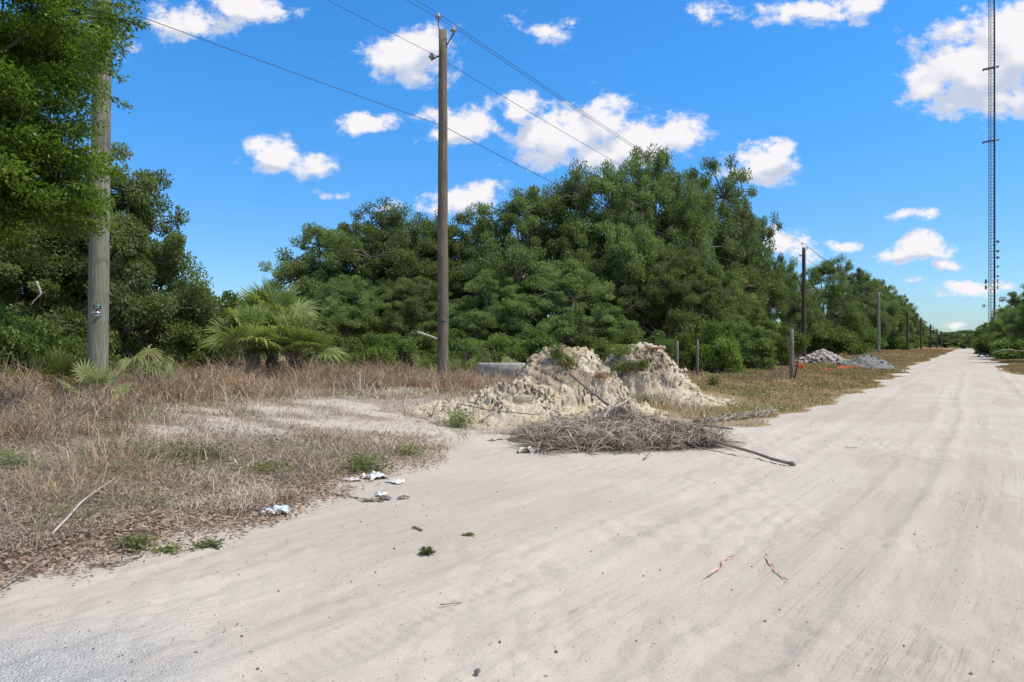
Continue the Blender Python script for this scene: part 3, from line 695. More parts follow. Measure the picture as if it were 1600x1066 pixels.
bush(0, 1225, 522, 38, 14, 'tiny yellow green shrub beside the weathered wooden post', .2)
bush(2, 1290, 488, 80, 46, 'bush behind the pale rubble heap', 3.2)
bush(1, 1335, 500, 125, 34, 'bush behind the dark gravel heap', 1.7)
bush(2, 1388, 508, 172, 24, 'bush at the foot of the thin grey pole', 2.9)
bush(1, 1413, 515, 245, 20, 'low bush at the foot of the first far dark pole', .9)
bush(0, 1070, 515, 30, 25, 'green shrub between the rounded sand pile and the fence posts', 4.4)
bush(1, 30, 470, 14.5, 70, 'dark bush below the overhanging branches at the left edge', .4)
bush(2, 130, 485, 16.8, 60, 'dark bush right behind the foot of the grey pole', 2.4)

bush(2, 1035, 514, 34, 46, 'dark bush in front of the trunks behind the rounded sand pile', 1.7)
bush(1, 1566, 512, 92, 34, 'low bush under the dark oak that hides the foot of the mast', 1.9)
bush(2, 1600, 505, 74, 40, 'low bush at the right picture edge under the nearest right hand oak', .9)
bush(2, 1548, 520, 130, 24, 'small bush below the smaller oak on the right', 2.9)
# ------------------------------------------------------------------ palms
def fan(stem_pts, face, up, size, r, nl=34, droop=.5, spread=2.5, a=(0, 1), w=.038):
    """one fan frond: petiole polyline then leaflets radiating in the plane of (dir, side)"""
    g = Geo(); stem_pts = np.asarray(stem_pts, float)
    g.tube(stem_pts, np.linspace(.016, .009, len(stem_pts)), 5, .6)
    o = stem_pts[-1]; d = unit(stem_pts[-1]-stem_pts[-2]); n = unit(np.asarray(up, float)-d*np.dot(up, d)); s = np.cross(d, n)
    an = np.linspace(-spread, spread, nl)+r.normal(0, .03, nl); K = 6
    tt = np.linspace(0, 1, K)
    base_t = r.uniform(*a)
    for q in an:
        L = size*(1-.25*abs(q)/spread)*r.uniform(.88, 1.08)
        rd = d*math.cos(q)+s*math.sin(q)+n*.22
        p = o+rd[None]*(tt*L)[:, None]*(1-.12*tt[:, None])
        p = p+np.array([0, 0, -1.])*(tt**2.4*L*droop*r.uniform(.6, 1.5))[:, None]
        sd = unit(np.cross(rd, n)); ww = w*size*np.array([.25, .8, 1, .85, .5, .06])*r.uniform(.8, 1.2)
        fold = n*.35
        V = np.stack([p-sd*ww[:, None]+fold*ww[:, None], p, p+sd*ww[:, None]+fold*ww[:, None]], 1).reshape(-1, 3)
        i = np.arange(K-1)[:, None]*3
        Q = np.concatenate([i+np.array([0, 1, 4, 3]), i+np.array([1, 2, 5, 4])])
        g.add(V, Q, None, np.clip(base_t*.5+r.uniform(.0, .5), 0, 1))
    return g
def palm(name, loc, label, nf, size, pet, trunk_h, seed, elr=(.1, 1.35), mat='palm', cat='palm', group=None, azr=(0, 6.283), droop=.5, dead=0, tint=(0, 1), wleaf=.038, nleaf=34):
    r = np.random.default_rng(seed); e = empty(name, loc, label, cat, group)
    if trunk_h:
        g = Geo(); g.tube([(0, 0, -.2), (0, 0, .2), (.03, .02, trunk_h)], [.17, .15, .14], 10)
        for k in range(26):                           # old leaf bases
            z = trunk_h*(.15+.85*k/26); a = k*2.4
            g.box((math.cos(a)*.15, math.sin(a)*.15, z), (.07, .05, .22), a, .6)
        g.build('trunk', M['bark'], e)
    for k in range(nf):
        az = azr[0]+(azr[1]-azr[0])*((k*.618) % 1)+r.uniform(-.2, .2); el = elr[0]+(elr[1]-elr[0])*((k+.5)/nf)**.8+r.uniform(-.1, .1)
        d = np.array([math.cos(az)*math.cos(el), math.sin(az)*math.cos(el), math.sin(el)])
        p0 = np.array([0, 0, trunk_h*.95]); L = pet*r.uniform(.75, 1.15)
        pts = [p0, p0+d*L*.5+np.array([0, 0, .04]), p0+d*L+np.array([0, 0, -.05*L])]
        isd = k < dead
        upv = np.array([0, 0, 1.])-d*.2+r.normal(0, .25, 3)
        gg = fan(pts, None, upv, size*r.uniform(.8, 1.1), r, nleaf, droop*(2 if isd else 1)*r.uniform(.6, 1.3), 2.3 if not isd else 1.0, tint, wleaf)
        fo = gg.build('frond', M['litter'] if isd else M[mat], e)
        if isd: fo['label'] = 'dead brown frond'
    return e
pc = P(395, 541, 18.5)
palm('fan_palm', (pc.x, 18.5, hz(pc.x, 18.5)), 'large fan palm with reddish dead fronds, left half of the palm clump', 24, .95, .85, .80, 41, (.12, 1.45), dead=1, droop=.28, wleaf=.027, nleaf=38)
pc = P(462, 541, 19)
palm('fan_palm', (pc.x, 19, hz(pc.x, 19)), 'large fan palm with arching fronds, right half of the palm clump', 24, .95, .9, .70, 47, (.12, 1.42), dead=0, droop=.3, wleaf=.027, nleaf=38)
pc = P(425, 541, 20.5)
palm('fan_palm', (pc.x, 20.5, hz(pc.x, 20.5)), 'fan palm rising behind and above the other two of the clump', 16, 1.0, .9, 1.55, 43, (.2, 1.45), droop=.22, wleaf=.027, nleaf=38)
pc = P(232, 541, 14)
palm('fan_palm', (pc.x, 14, hz(pc.x, 14)), 'pale drooping fan palm just right of the grey pole', 8, .6, .5, .4, 44, (.1, 1.2), droop=1.2, wleaf=.03)
gp = 'saw palmettos in the verge'
pc = G(88, 625)
palm('palmetto', (pc.x, pc.y, pc.z), 'bright green spiky palmetto in dry grass in front of the grey pole', 10, .50, .66, 0, 45, (.45, 1.4), 'lime', 'palmetto', gp, droop=.05, wleaf=.05, nleaf=22)
pc = G(148, 640)
palm('palmetto', (pc.x, pc.y, pc.z), 'small palmetto with a few raised fronds right of the bright green one', 5, .36, .58, 0, 46, (.6, 1.4), 'palm', 'palmetto', gp, droop=.05, wleaf=.05, nleaf=18)
for k, (px, d, nf, sz, lab) in enumerate([(718, 24, 8, .55, 'yellow green palmetto just right of the brown pole'), (660, 25, 6, .5, 'yellowish palmetto just left of the brown pole'), (752, 25, 7, .5, 'yellow palmetto left of the concrete block'), (985, 24, 9, .6, 'feathery palmetto behind the rounded sand pile'), (800, 26, 6, .45, 'green palmetto behind the concrete block')]):
    x = (px-800)/F*d
    palm('palmetto', (x, d, hz(x, d)), lab, nf, sz, .55, 0, 50+k, (.3, 1.35), 'palm' if k > 2 else 'lime', 'palmetto', gp, droop=.15, wleaf=.05, nleaf=22, tint=(.3, 1))

# ------------------------------------------------------------------ utility poles and cables
def pole_xy(px, d): x = (px-800)/F*d; return x, d
def utility_pole(px, d, topy, rb, rt, mat, label, arms=True, group='utility poles along the road', sc=1.0):
    x, y = pole_xy(px, d); z0 = hz(x, y); H = EYE+(HZ-topy)/F*d-z0
    e = empty('utility_pole', (x, y, z0), label, 'utility pole', group)
    g = Geo(); zz = np.linspace(-.4, H, 14); r = np.random.default_rng(int(px))
    g.tube(np.stack([r.normal(0, .006, 14), r.normal(0, .006, 14), zz], 1), np.linspace(rb, rt, 14), 20); p = g.build('pole', M[mat], e, True)
    att = []
    if arms:
        q = math.pi/2-R(33.64)
        def ins(base, tip, vert):
            b = Geo(); b.tube([base, tip], [.018, .018], 6); bo = b.build('bracket', M['dark'], e)
            i = Geo(); t0 = np.array(tip); i.tube([t0, t0+(0, 0, .05), t0+(0, 0, .07), t0+(0, 0, .11), t0+(0, 0, .13), t0+(0, 0, .19)], [.03, .035, .085, .085, .05, .045], 10)
            i.build('insulator', M['porc'], e, True); att.append(Vector((x, y, z0))+Vector(tip)+Vector((0, 0, .19)))
        ins((-rt*.7, 0, H-.25), (-rt*1.1, -.02, H+.28), 1)
        ins((rt*.7, 0, H-.45), (.30, -.06, H-.12), 0)
        ins((-rt*.7, 0, H-.68), (-.32, .05, H-.80), 0)
        att.append(Vector((x, y, z0+H-2.65)))
        b = Geo(); b.tube([(0, -rt-.03, H-2.65), (0, rt+.03, H-2.65)], .02, 6); b.build('bolt', M['dark'], e)
    return e, att
# pole near the camera on the left, weathered grey
xg, yg = pole_xy(152, 13.6); zg = hz(xg, yg)
e = empty('utility_pole', (xg, yg, zg), 'thick weathered grey pole at left with a green tag', 'utility pole', None, .5)
g = Geo(); zz = np.linspace(-.4, 9.8, 12); g.tube(np.stack([zz*.012, zz*0, zz], 1), np.linspace(.188, .155, 12), 24); g.build('pole', M['pole_g'], e, True)
ty = EYE+(HZ-480)/F*13.6-zg
g = Geo(); g.box((.01, -.215, ty), (.135, .012, .085)); sg = g.build('tag_plate', M['green_tag'], e)
for k, s in enumerate(('17106', '34082')):
    cu = bpy.data.curves.new('tag_text', 'FONT'); cu.body = s; cu.size = .033; cu.extrude = .001; cu.align_x = 'CENTER'
    to = bpy.data.objects.new('tag_text', cu); COL.objects.link(to); to.parent = sg; to.location = (.012, -.2225, ty+.004-k*.034); to.rotation_euler = (R(90), 0, 0); cu.materials.append(M['white'])
    bpy.context.view_layer.update(); me_ = bpy.data.meshes.new_from_object(to.evaluated_get(bpy.context.evaluated_depsgraph_get())); tn = bpy.data.objects.new('tag_text', me_); COL.objects.link(tn); tn.parent = sg; tn.location = to.location; tn.rotation_euler = to.rotation_euler; bpy.data.objects.remove(to)
    if not me_.materials: me_.materials.append(M['white'])
g = Geo(); s0 = ty-.13
for k in range(6):
    a = k/5*math.pi/2
g.tube([(-.10, -.20, s0+.0), (-.05, -.225, s0+.012), (0, -.235, s0+.014), (.05, -.228, s0+.006), (.10, -.20, s0-.006)], [.006, .016, .022, .016, .006], 8); g.tube([(.02, -.21, s0-.045), (.02, -.22, s0-.06)], [.022, .012], 8)
g.tube([(-.055, -.21, s0-.015), (-.02, -.22, s0-.045), (.05, -.21, s0-.015)], [.012, .02, .012], 6)
g.build('metal_cap', M['chrome'], e, True)
POLES = []
e2, a2 = utility_pole(692, 19, 48, .165, .115, 'pole_b', 'tall brown wooden pole left of the cream sand pile, carrying insulators')
g = Geo(); pz = EYE+(HZ-502)/F*19-hz(-1.92, 19)
g.box((.03, -.165, pz), (.11, .012, .075)); g.build('tag_plate', M['green_tag'], e2)
e3, a3 = utility_pole(1256, 61, 387, .19, .15, 'pole_d', 'dark pole behind the pale rubble heap, standing against the oaks')
# later poles: wires meet them too
e4, a4 = utility_pole(1373, 110, 457, .24, .20, 'pole_g', 'thin grey pole standing at the edge of the brown meadow')
att = [a2, a3, a4]
for (px, d, ty_, lab) in ((1418, 168, 485, 'first of the row of far dark poles, tallest of that row'), (1439, 216, 497, 'second of the row of far dark poles'), (1454, 268, 507, 'third of the row of far dark poles'), (1464, 325, 514, 'fourth of the row of far dark poles'), (1471, 380, 517.5, 'last and smallest of the row of far dark poles')):
    ee, aa = utility_pole(px, d, ty_, .20+d*.0004, .17+d*.0004, 'pole_d', lab, arms=True); att.append(aa)
def cable(p, q, sag, rad, label, n=26):
    g = Geo(); t = np.linspace(0, 1, n)[:, None]; p = np.array(p); q = np.array(q); o = p.copy()
    pts = (p+(q-p)*t)+np.array([0, 0, -1])*(4*sag*t*(1-t))-o
    g.tube(pts, rad, 5); ob = g.build('power_cable', M['wire']); ob.location = o
    tag(ob, label, 'cable', 'overhead cables')
back = Vector((-SA*50, -CA*50, 0))
nm = ['top cable', 'right hand cable', 'left hand lower cable', 'low sagging communications cable']
for k in range(4):
    cable(a2[k]+back+Vector((0, 0, .1)), a2[k], .35 if k < 3 else .6, .006 if k < 3 else .007, nm[k]+' coming from the top left to the tall brown pole')
    cable(a2[k], a3[k], .5 if k < 3 else .9, .008 if k < 3 else .009, nm[k]+' from the tall brown pole to the dark pole by the rubble')
for j in range(1, 3):
    for k in range(3):
        cable(att[j][k], att[j+1][k], .5, .016, nm[k]+(' from the dark pole to the thin grey pole' if j == 1 else ' from the thin grey pole to the far dark poles'))

# ------------------------------------------------------------------ radio mast
def mast():
    d = 262.; x = (1549-800)/F*d; z0 = 0; H = 152.; m = F/d
    e = empty('radio_mast', (x, d, z0), 'tall steel lattice radio mast rising beyond the trees on the right', 'radio mast')
    s = 2.3; legs = [(-1.0, .0), (1.0, -.6), (.75, 1.3)]
    g = Geo()
    for (lx, ly) in legs: g.tube([(lx, ly, 0), (lx, ly, H)], [.12, .12], 5)
    bay = 1.22; n = int(H/bay)
    for k in range(n):
        z = k*bay
        for i in range(3):
            a = legs[i]; b = legs[(i+1) % 3]
            g.tube([(a[0], a[1], z), (b[0], b[1], z)], [.055, .055], 3, cap=False)
            if k % 2 == 0: g.tube([(a[0], a[1], z), (b[0], b[1], z+bay*2)], [.035, .035], 3, cap=False)
    g.build('lattice', M['steel'], e)
    g = Geo(); g.box((.95, -.35, H/2), (.6, .25, H)); g.build('feed_line', M['dark'], e)
    def zz(py): return EYE+(HZ-py)/m
    for py in (106, 220):
        g = Geo(); z = zz(py); g.tube([(-2.6, .4, z-.45), (2.6, -.4, z+.45)], [.34, .34], 6); g.tube([(-2.4, 1.6, z-.3), (2.4, 1.2, z+.5)], [.25, .25], 6)
        for k in (-2.5, -.8, .9, 2.5): g.tube([(k, .4-k*.15, z-.6+k*.17), (k, .4-k*.15, z+.5+k*.17)], [.16, .16], 6)
        g.tube([(-2.6, .4, z-.45), (-2.4, 1.6, z-.3)], .12, 5); g.tube([(2.6, -.4, z+.45), (2.4, 1.2, z+.5)], .12, 5)
        g.build('antenna_platform', M['steel'], e)
    for py in (378, 393, 403, 417, 432):
        g = Geo(); z = zz(py); R_ = .65 if py < 410 else .45
        g.tube([(1.1, -.6, z), (1.7, -.8, z), (1.75, -.95, z), (1.78, -1.2, z)], [.06, .3*R_, R_, R_*.9], 12); g.build('dish_antenna', M['steel'], e, True)
    for py in (440, 449, 478):
        z = zz(py)
        for (dx, dy) in ((-2.2, -.4), (-1.7, .9), (2.2, -.4), (1.7, 1.), (0, -1.6)) if py < 470 else ((-3.2, 0), (-2.4, .3), (3.0, 0)):
            g = Geo(); g.tube([(dx*.5, dy*.5, z), (dx, dy, z)], .07, 4); g.box((dx, dy, z), (.34, .25, 1.7 if py < 470 else 1.1), 0, .5, .05); g.build('panel_antenna', M['steel'], e)
mast()

# ------------------------------------------------------------------ grass, thatch and litter (stuff)
PILES = [(1.0, 13.8, 2.4, 1.9), (4.0, 18.2, 2.2, 1.7)]
def clear(x, y):
    k = np.ones(len(x), bool)
    for (cx, cy, rx, ry) in PILES: k &= ((x-cx)/rx)**2+((y-cy)/ry)**2 > 1
    return k
def scatter(n, y0, y1, px0, px1, seed, pw=2.0):
    r = np.random.default_rng(seed); y = np.exp(r.uniform(math.log(y0), math.log(y1), n)) if pw == 1 else np.sqrt(r.uniform(y0**2, y1**2, n))
    q = r.uniform((px0-800)/F, (px1-800)/F, n); return q*y, y, r
def ground_pts(x, y, d=0.): return np.stack([x, y, h_ground(x, y)-d], 1)
def patch_mask(x, y):                       # less growth on the bare sandy places
    k = np.zeros(len(x))
    for (px, py, rx, ry) in ((250, 672, .8, .3), (500, 665, 1.2, .35), (600, 650, 1., .4), (300, 640, .8, .25), (440, 641, 1.1, .5), (545, 632, 1.1, .8), (335, 655, .8, .4), (620, 668, 1.8, .9), (390, 672, 1.1, .5), (760, 690, 1.3, .8), (750, 640, 1.6, 1.8), (870, 668, 1.7, 1.3), (1110, 660, .9, .35), (1190, 655, .8, .25), (1280, 563, 6, 4)):
        c = G(px, py); k = np.maximum(k, np.exp(-(((x-c.x)/rx)**2+((y-c.y)/ry)**2)))
    return k
# tall dry grass belt
x, y, r = scatter(380000, 5.5, 34, -120, 1260, 1); u, v = uv(x, y); ins = inside(x, y); e_ = edge(u)-v
den = sst(0, 1.4, e_-np.interp(u, [2, 7.5], [2.6, 4.9])+(fbm(x, y, 2.2, 3, 14)-.5)*3)*sst(30, 13, e_)*sst(.30, .6, fbm(x, y, .6, 3, 15)+.12)*np.where(u > 15.5, .28, 1)
den = np.maximum(den, .75*sst(.54, .64, fbm(x, y, .8, 3, 19))*sst(.6, 1.6, ins)*(x < -.52*y)*sst(13, 12, y))
k = (r.random(len(x)) < den) & clear(x, y) & (ins > 0); x, y, u = x[k], y[k], u[k]; n = len(x)
cl = fbm(x, y, .5, 3, 16); hh = (.14+.50*sst(.35, .75, cl))*(1+.35*sst(5, 8, edge(u)-uv(x, y)[1]))*r.uniform(.35, 1.3, n)*np.where(u > 15.5, .55, 1)
an = fbm(x, y, 1.2, 2, 17)*12+r.normal(0, 1.6, n)
g = Geo(); g.blades(ground_pts(x, y, .02), np.stack([np.cos(an), np.sin(an)], 1), hh, .006+.0006*y, r.uniform(.15, 1.9, n), np.clip(fbm(x, y, .9, 3, 18)*1.5-.5+r.uniform(-.1, .5, n), 0, 1))
tag(g.build('dry_grass', M['dry']), 'tall tan dry grass belt along the verge', kind='stuff')
# seed-headed wiry stems, greyer
x, y, r = scatter(60000, 5, 30, -120, 1150, 2); ins = inside(x, y); u, v = uv(x, y); e_ = edge(u)-v
k = (r.random(len(x)) < sst(.3, 2.0, e_)*sst(.45, .7, fbm(x, y, .9, 3, 24))*.8) & clear(x, y) & (ins > .1) & (u < 16) & (patch_mask(x, y) < .5); x, y = x[k], y[k]; n = len(x)
an = r.uniform(0, 6.28, n); g = Geo(); g.blades(ground_pts(x, y, .02), np.stack([np.cos(an), np.sin(an)], 1), r.uniform(.15, .6, n)*np.clip(y/9, .5, 1.2), .0045+.0004*y, r.uniform(.1, 1.5, n), r.uniform(0, 1, n))
tag(g.build('dead_stems', M['greyt']), 'grey wiry dead stems among the grass', kind='stuff')
# low thatch mat on the near bank
x, y, r = scatter(300000, 3.6, 17, -150, 1000, 3, 1); ins = inside(x, y); u, v = uv(x, y)
pm = patch_mask(x, y)
k = (r.random(len(x)) < sst(-.15, .5, ins)*(.25+.75*sst(.5, 2.2, ins+y*.08))*(.35+.65*sst(.35, .6, fbm(x, y, .5, 3, 25)))*(1-.85*sst(.25, .7, pm))*(1-.5*sst(4.5, 6.5, u)*sst(5.5, 4, edge(u)-v))) & clear(x, y) & (u < 16); x, y = x[k], y[k]; n = len(x)
an = r.uniform(0, 6.28, n); g = Geo(); g.blades(ground_pts(x, y, .005), np.stack([np.cos(an), np.sin(an)], 1), r.uniform(.04, .16, n)*(1+.8*sst(.45, .7, fbm(x, y, .8, 2, 26))), .003+.0006*y, r.uniform(.6, 2.4, n), np.clip(fbm(x, y, 1.4, 3, 27)-.15+r.uniform(-.3, .4, n), 0, 1))
tag(g.build('thatch', M['greyt']), 'matted grey brown thatch on the near bank', kind='stuff')
# green ground creepers
x, y, r = scatter(120000, 4.0, 22, -150, 1380, 4, 1); ins = inside(x, y); u, v = uv(x, y)
k = (r.random(len(x)) < sst(.2, 1., ins)*sst(.50, .64, fbm(x, y, 1.1, 4, 35)+.02*(x < -2))*(1-sst(.2, .5, patch_mask(x, y)))) & clear(x, y); x, y = x[k], y[k]; n = len(x)
an = r.uniform(0, 6.28, n); g = Geo(); b = ground_pts(x, y); b[:, 2] += r.uniform(.0, .09, n)
g.leaves(b, np.stack([np.cos(an), np.sin(an), r.uniform(-.2, .9, n)], 1), r.normal(0, .4, (n, 3))+np.array([0, 0, 1.]), .022+.0022*y, .012+.0014*y, r.uniform(0, 1, n))
tag(g.build('ground_cover', M['weed']), 'low green creeping weeds on the bank', kind='stuff')
# leaf litter at the near left
x, y, r = scatter(170000, 3.4, 11, -200, 700, 5, 1); ins = inside(x, y)
k = (r.random(len(x)) < sst(-.55, .25, ins)*(.16+.6*sst(3.4, 1.2, ins+(fbm(x, y, .8, 3, 36)-.5)*2))*sst(13, 6, y+ (fbm(x,y,1,2,3)-.5)*3)); x, y = x[k], y[k]; n = len(x)
an = r.uniform(0, 6.28, n); g = Geo(); b = ground_pts(x, y); b[:, 2] += .012+r.uniform(0, .03, n)
g.leaves(b, np.stack([np.cos(an), np.sin(an), r.uniform(-.35, .45, n)], 1), r.normal(0, .55, (n, 3))+np.array([0, 0, 1.]), r.uniform(.025, .062, n), r.uniform(.010, .024, n), r.uniform(0, 1, n)**1.3, .15)
tag(g.build('leaf_litter', M['litter']), 'brown fallen oak leaves on the near bank', kind='stuff')
# short meadow grass by the road and on its right side
x, y, r = scatter(360000, 9.8, 75, 940, 1720, 6); ins = inside(x, y); u, v = uv(x, y)
k = (r.random(len(x)) < sst(-.1, .7, ins)*sst(.3, .55, fbm(x, y, .9, 3, 45)+.1)*sst(26, 20, edge(u)-v)*(1-sst(.2, .6, patch_mask(x, y)))) & clear(x, y); x, y = x[k], y[k]; n = len(x)
an = r.uniform(0, 6.28, n); g = Geo()
gz = np.clip(fbm(x, y, 1.4, 3, 46)*1.1-.2+r.uniform(-.2, .35, n), 0, 1)
g.blades(ground_pts(x, y, .01), np.stack([np.cos(an), np.sin(an)], 1), r.uniform(.04, .13, n)*(1+1.2*sst(.55, .7, fbm(x, y, 1.8, 3, 47))), .008+.0007*y, r.uniform(.2, 1.4, n), gz)
tag(g.build('short_grass', M['tan']), 'short brown meadow grass beside the road', kind='stuff')
x, y, r = scatter(120000, 72, 260, 1180, 1700, 7); ins = inside(x, y); u, v = uv(x, y)
k = (ins > .1) & (edge(u)-v < 24); x, y = x[k], y[k]; n = len(x); an = r.uniform(0, 6.28, n); g = Geo()
g.blades(ground_pts(x, y, .01), np.stack([np.cos(an), np.sin(an)], 1), r.uniform(.08, .28, n), .02+.0007*y, r.uniform(.2, 1.2, n), np.clip(fbm(x, y, 3, 3, 46)*1.3-.3+r.uniform(-.2, .35, n), 0, 1))
tag(g.build('short_grass', M['tan']), 'far part of the short brown meadow grass along the road', kind='stuff')
x, y, r = scatter(110000, 10.5, 60, 980, 1680, 8); ins = inside(x, y); u, v = uv(x, y)
k = (r.random(len(x)) < sst(.0, .7, ins)*sst(.55, .68, fbm(x, y, 2.2, 3, 48))*(1-sst(.2, .6, patch_mask(x, y)))*sst(26, 20, edge(u)-v)) & clear(x, y); x, y = x[k], y[k]; n = len(x)
an = r.uniform(0, 6.28, n); g = Geo(); g.blades(ground_pts(x, y, .01), np.stack([np.cos(an), np.sin(an)], 1), r.uniform(.05, .16, n), .008+.0007*y, r.uniform(.2, 1.2, n), r.uniform(.1, .8, n))
tag(g.build('green_grass', M['weed']), 'patches of green grass in the brown meadow', kind='stuff')
# road grit
x, y, r = scatter(10000, 2.6, 16, -60, 1700, 9, 1); ins = inside(x, y); k = (ins < .1) & (r.random(len(x)) < .25+.75*sst(.5, .65, fbm(x, y, .9, 3, 50))); x, y = x[k], y[k]
ico = np.array([(1, 0, 0), (-1, 0, 0), (0, 1, 0), (0, -1, 0), (0, 0, 1), (0, 0, -1)], float); tri = np.array([(0, 2, 4), (2, 1, 4), (1, 3, 4), (3, 0, 4), (2, 0, 5), (1, 2, 5), (3, 1, 5), (0, 3, 5)])
g = Geo(); g2 = Geo()
gz0 = h_ground(x, y)+detail_h(x, y, ins[k])
for i in range(len(x)):
    s = r.uniform(.0013, .0042)*(1+1.6*(r.random() < .05)); V = ico*s*r.uniform(.5, 1.4, (6, 1))+np.array([x[i], y[i], gz0[i]+s*.3])
    (g if r.random() < .8 else g2).add(V, None, tri)
tag(g.build('grit', M['stone']), 'dark grit scattered on the sandy road', kind='stuff')
tag(g2.build('pale_grit', M['pebl']), 'pale grit scattered on the sandy road', kind='stuff')

x, y, r = scatter(900, 3.0, 12, -60, 1250, 91, 1); ins = inside(x, y); k = (ins < 0) & (r.random(len(x)) < np.exp(ins*.9)); x, y = x[k], y[k]; n = len(x); an = r.uniform(0, 6.28, n)
g = Geo(); b = ground_pts(x, y); b[:, 2] += .012+detail_h(x, y, ins[k])
g.leaves(b, np.stack([np.cos(an), np.sin(an), r.uniform(-.2, .4, n)], 1), r.normal(0, .5, (n, 3))+np.array([0, 0, 1.]), r.uniform(.012, .04, n), r.uniform(.004, .012, n), r.uniform(0, 1, n), .15)
tag(g.build('stray_leaves', M['litter']), 'stray dead leaves and chips blown onto the sandy road', kind='stuff')
# ------------------------------------------------------------------ heap of dead palm fronds
def frond_heap():
    r = np.random.default_rng(77); g = Geo()
    humps = [(.75, 10.3, .75, .5, .08), (1.5, 10.4, .8, .65, .14), (2.3, 10.5, .8, .5, .11), (1.1, 11.3, .6, .4, .14), (.4, 11.6, .7, .25, .07), (1.85, 11.3, .6, .5, .30), (2.2, 11.0, .6, .5, .26), (.3, 10.9, .8, .3, .08), (3.0, 10.3, .6, .3, .05)]
    def hh(x, y):
        z = np.zeros_like(x)
        for (cx, cy, rx, ry, h) in humps: z = np.maximum(z, h*np.clip(1-((x-cx)/rx)**2-((y-cy)/ry)**2, 0, 1)**.6)
        return z*np.clip(.35+1.3*fbm(x, y, .45, 3, 61), 0, 1.4)
    # body of packed strips, tinted dark as shade between the loose ones
    xs = np.linspace(-.5, 4., 150); ys = np.linspace(9., 12.6, 120); X, Y = np.meshgrid(xs, ys); H = hh(X, Y)
    Z = h_ground(X, Y)+H*.8-.04+(fbm(X, Y, .18, 3, 4)-.5)*.12*(H > .02)
    idx = np.arange(X.size).reshape(X.shape); Q = np.stack([idx[:-1, :-1], idx[:-1, 1:], idx[1:, 1:], idx[1:, :-1]], -1).reshape(-1, 4)
    kq = (H[:-1, :-1] > .01).ravel(); g.add(np.stack([X, Y, Z], -1).reshape(-1, 3), Q[kq], None, .12)
    N = 640                                        # hands of curled strips, each hand shares a direction
    for _ in range(N):
        while True:
            cx, cy = r.uniform(-.3, 3.8), r.uniform(9.3, 12.3)
            h0 = float(hh(np.array(cx), np.array(cy)))
            if (h0 > .03 and abs(cx-1.75) < r.uniform(.9, 1.7)) or r.random() < .02*(cx < 3.2): break
        az = r.uniform(0, 6.28); n = 20; K = 5
        for j in range(n):
            a = az+r.normal(0, .55); L = r.uniform(.22, .62); el = r.uniform(-.2, .6)
            tt = np.linspace(0, 1, K); curl = r.normal(0, 1.3)
            aa = a+curl*tt
            p = np.array([cx, cy, 0])+r.normal(0, .05, 3)*np.array([1, 1, 0]); px_ = p[0]+np.cumsum(np.cos(aa))*L/K; py_ = p[1]+np.cumsum(np.sin(aa))*L/K
            gz_ = h_ground(px_, py_)+hh(px_, py_)*.8+.01
            zt = gz_+np.maximum(0, math.sin(el)*L*np.sin(tt*math.pi*.8)*.7)+r.uniform(0, .05)
            w = r.uniform(.0025, .0068)*np.array([1, 1.1, 1, .7, .2]); nx = -np.sin(aa); ny = np.cos(aa); tw = r.uniform(-.8, .8)
            A = np.stack([px_+nx*w, py_+ny*w, zt+w*tw], 1); B = np.stack([px_-nx*w, py_-ny*w, zt-w*tw], 1)
            V = np.stack([A, B], 1).reshape(-1, 3); i = np.arange(K-1)[:, None]*2
            g.add(V, i+np.array([0, 1, 3, 2]), None, float(np.clip(r.normal(.5, .34), 0, 1)))
    for k in range(30):
        q = r.random(); cx = .6+2.3*q+r.normal(0, .12); cy = 10.5+r.normal(0, .35)+.3*q; a = r.uniform(0, 6.28) if r.random() < .5 else r.normal(-1.7, .6)
        z = hz(cx, cy)+float(hh(np.array(cx), np.array(cy)))*.8+r.uniform(.03, .10); d = np.array([math.cos(a), math.sin(a), r.uniform(-.1, .15)]); o_ = np.array([cx, cy, z])
        f = fan([o_-d*.35, o_-d*.15, o_], None, np.array([r.normal(0, .3), r.normal(0, .3), 1.]), r.uniform(.38, .6), r, 26, r.uniform(.15, .5), r.uniform(.8, 2.2), (.2, 1), .022)
        V_ = np.concatenate(f.V); V_[:, 2] = np.maximum(V_[:, 2], h_ground(V_[:, 0], V_[:, 1])+hh(V_[:, 0], V_[:, 1])*.72+.01); f.V = [V_]; g.add(V_, np.concatenate(f.Q), np.concatenate(f.T) if f.T else None, np.concatenate(f.A))
    tag(g.build('dead_frond_heap', M['frond']), 'grey tangled heap of dead palm fronds in front of the sand piles', kind='stuff')
    return lambda x, y: hz(x, y)+float(hh(np.array(x), np.array(y)))*.8
heap_top = frond_heap()
# a thin windrow of fronds lying towards the right
g = Geo(); r = np.random.default_rng(3)
for _ in range(1300):
    q = r.random(); c = G(1085+q*125, 662-q*14+r.normal(0, 1.5)); a = r.normal(.3, .6); L = r.uniform(.05, .22); p0 = np.array([c.x, c.y, c.z+r.uniform(0, .05+.06*q)])
    a += 3.14*(r.random() < .5); d = np.array([math.cos(a), math.sin(a), r.normal(0, .35)]); s = np.array([-d[1], d[0], .3])*.006
    g.add([p0-s, p0+s, p0+d*L*.5+s+(0, 0, .03), p0+d*L*.5-s+(0, 0, .03), p0+d*L], [(0, 1, 2, 3)], [(3, 2, 4)], r.random())
tag(g.build('dead_fronds', M['frond']), 'low windrow of dead frond strips right of the heap', kind='stuff')

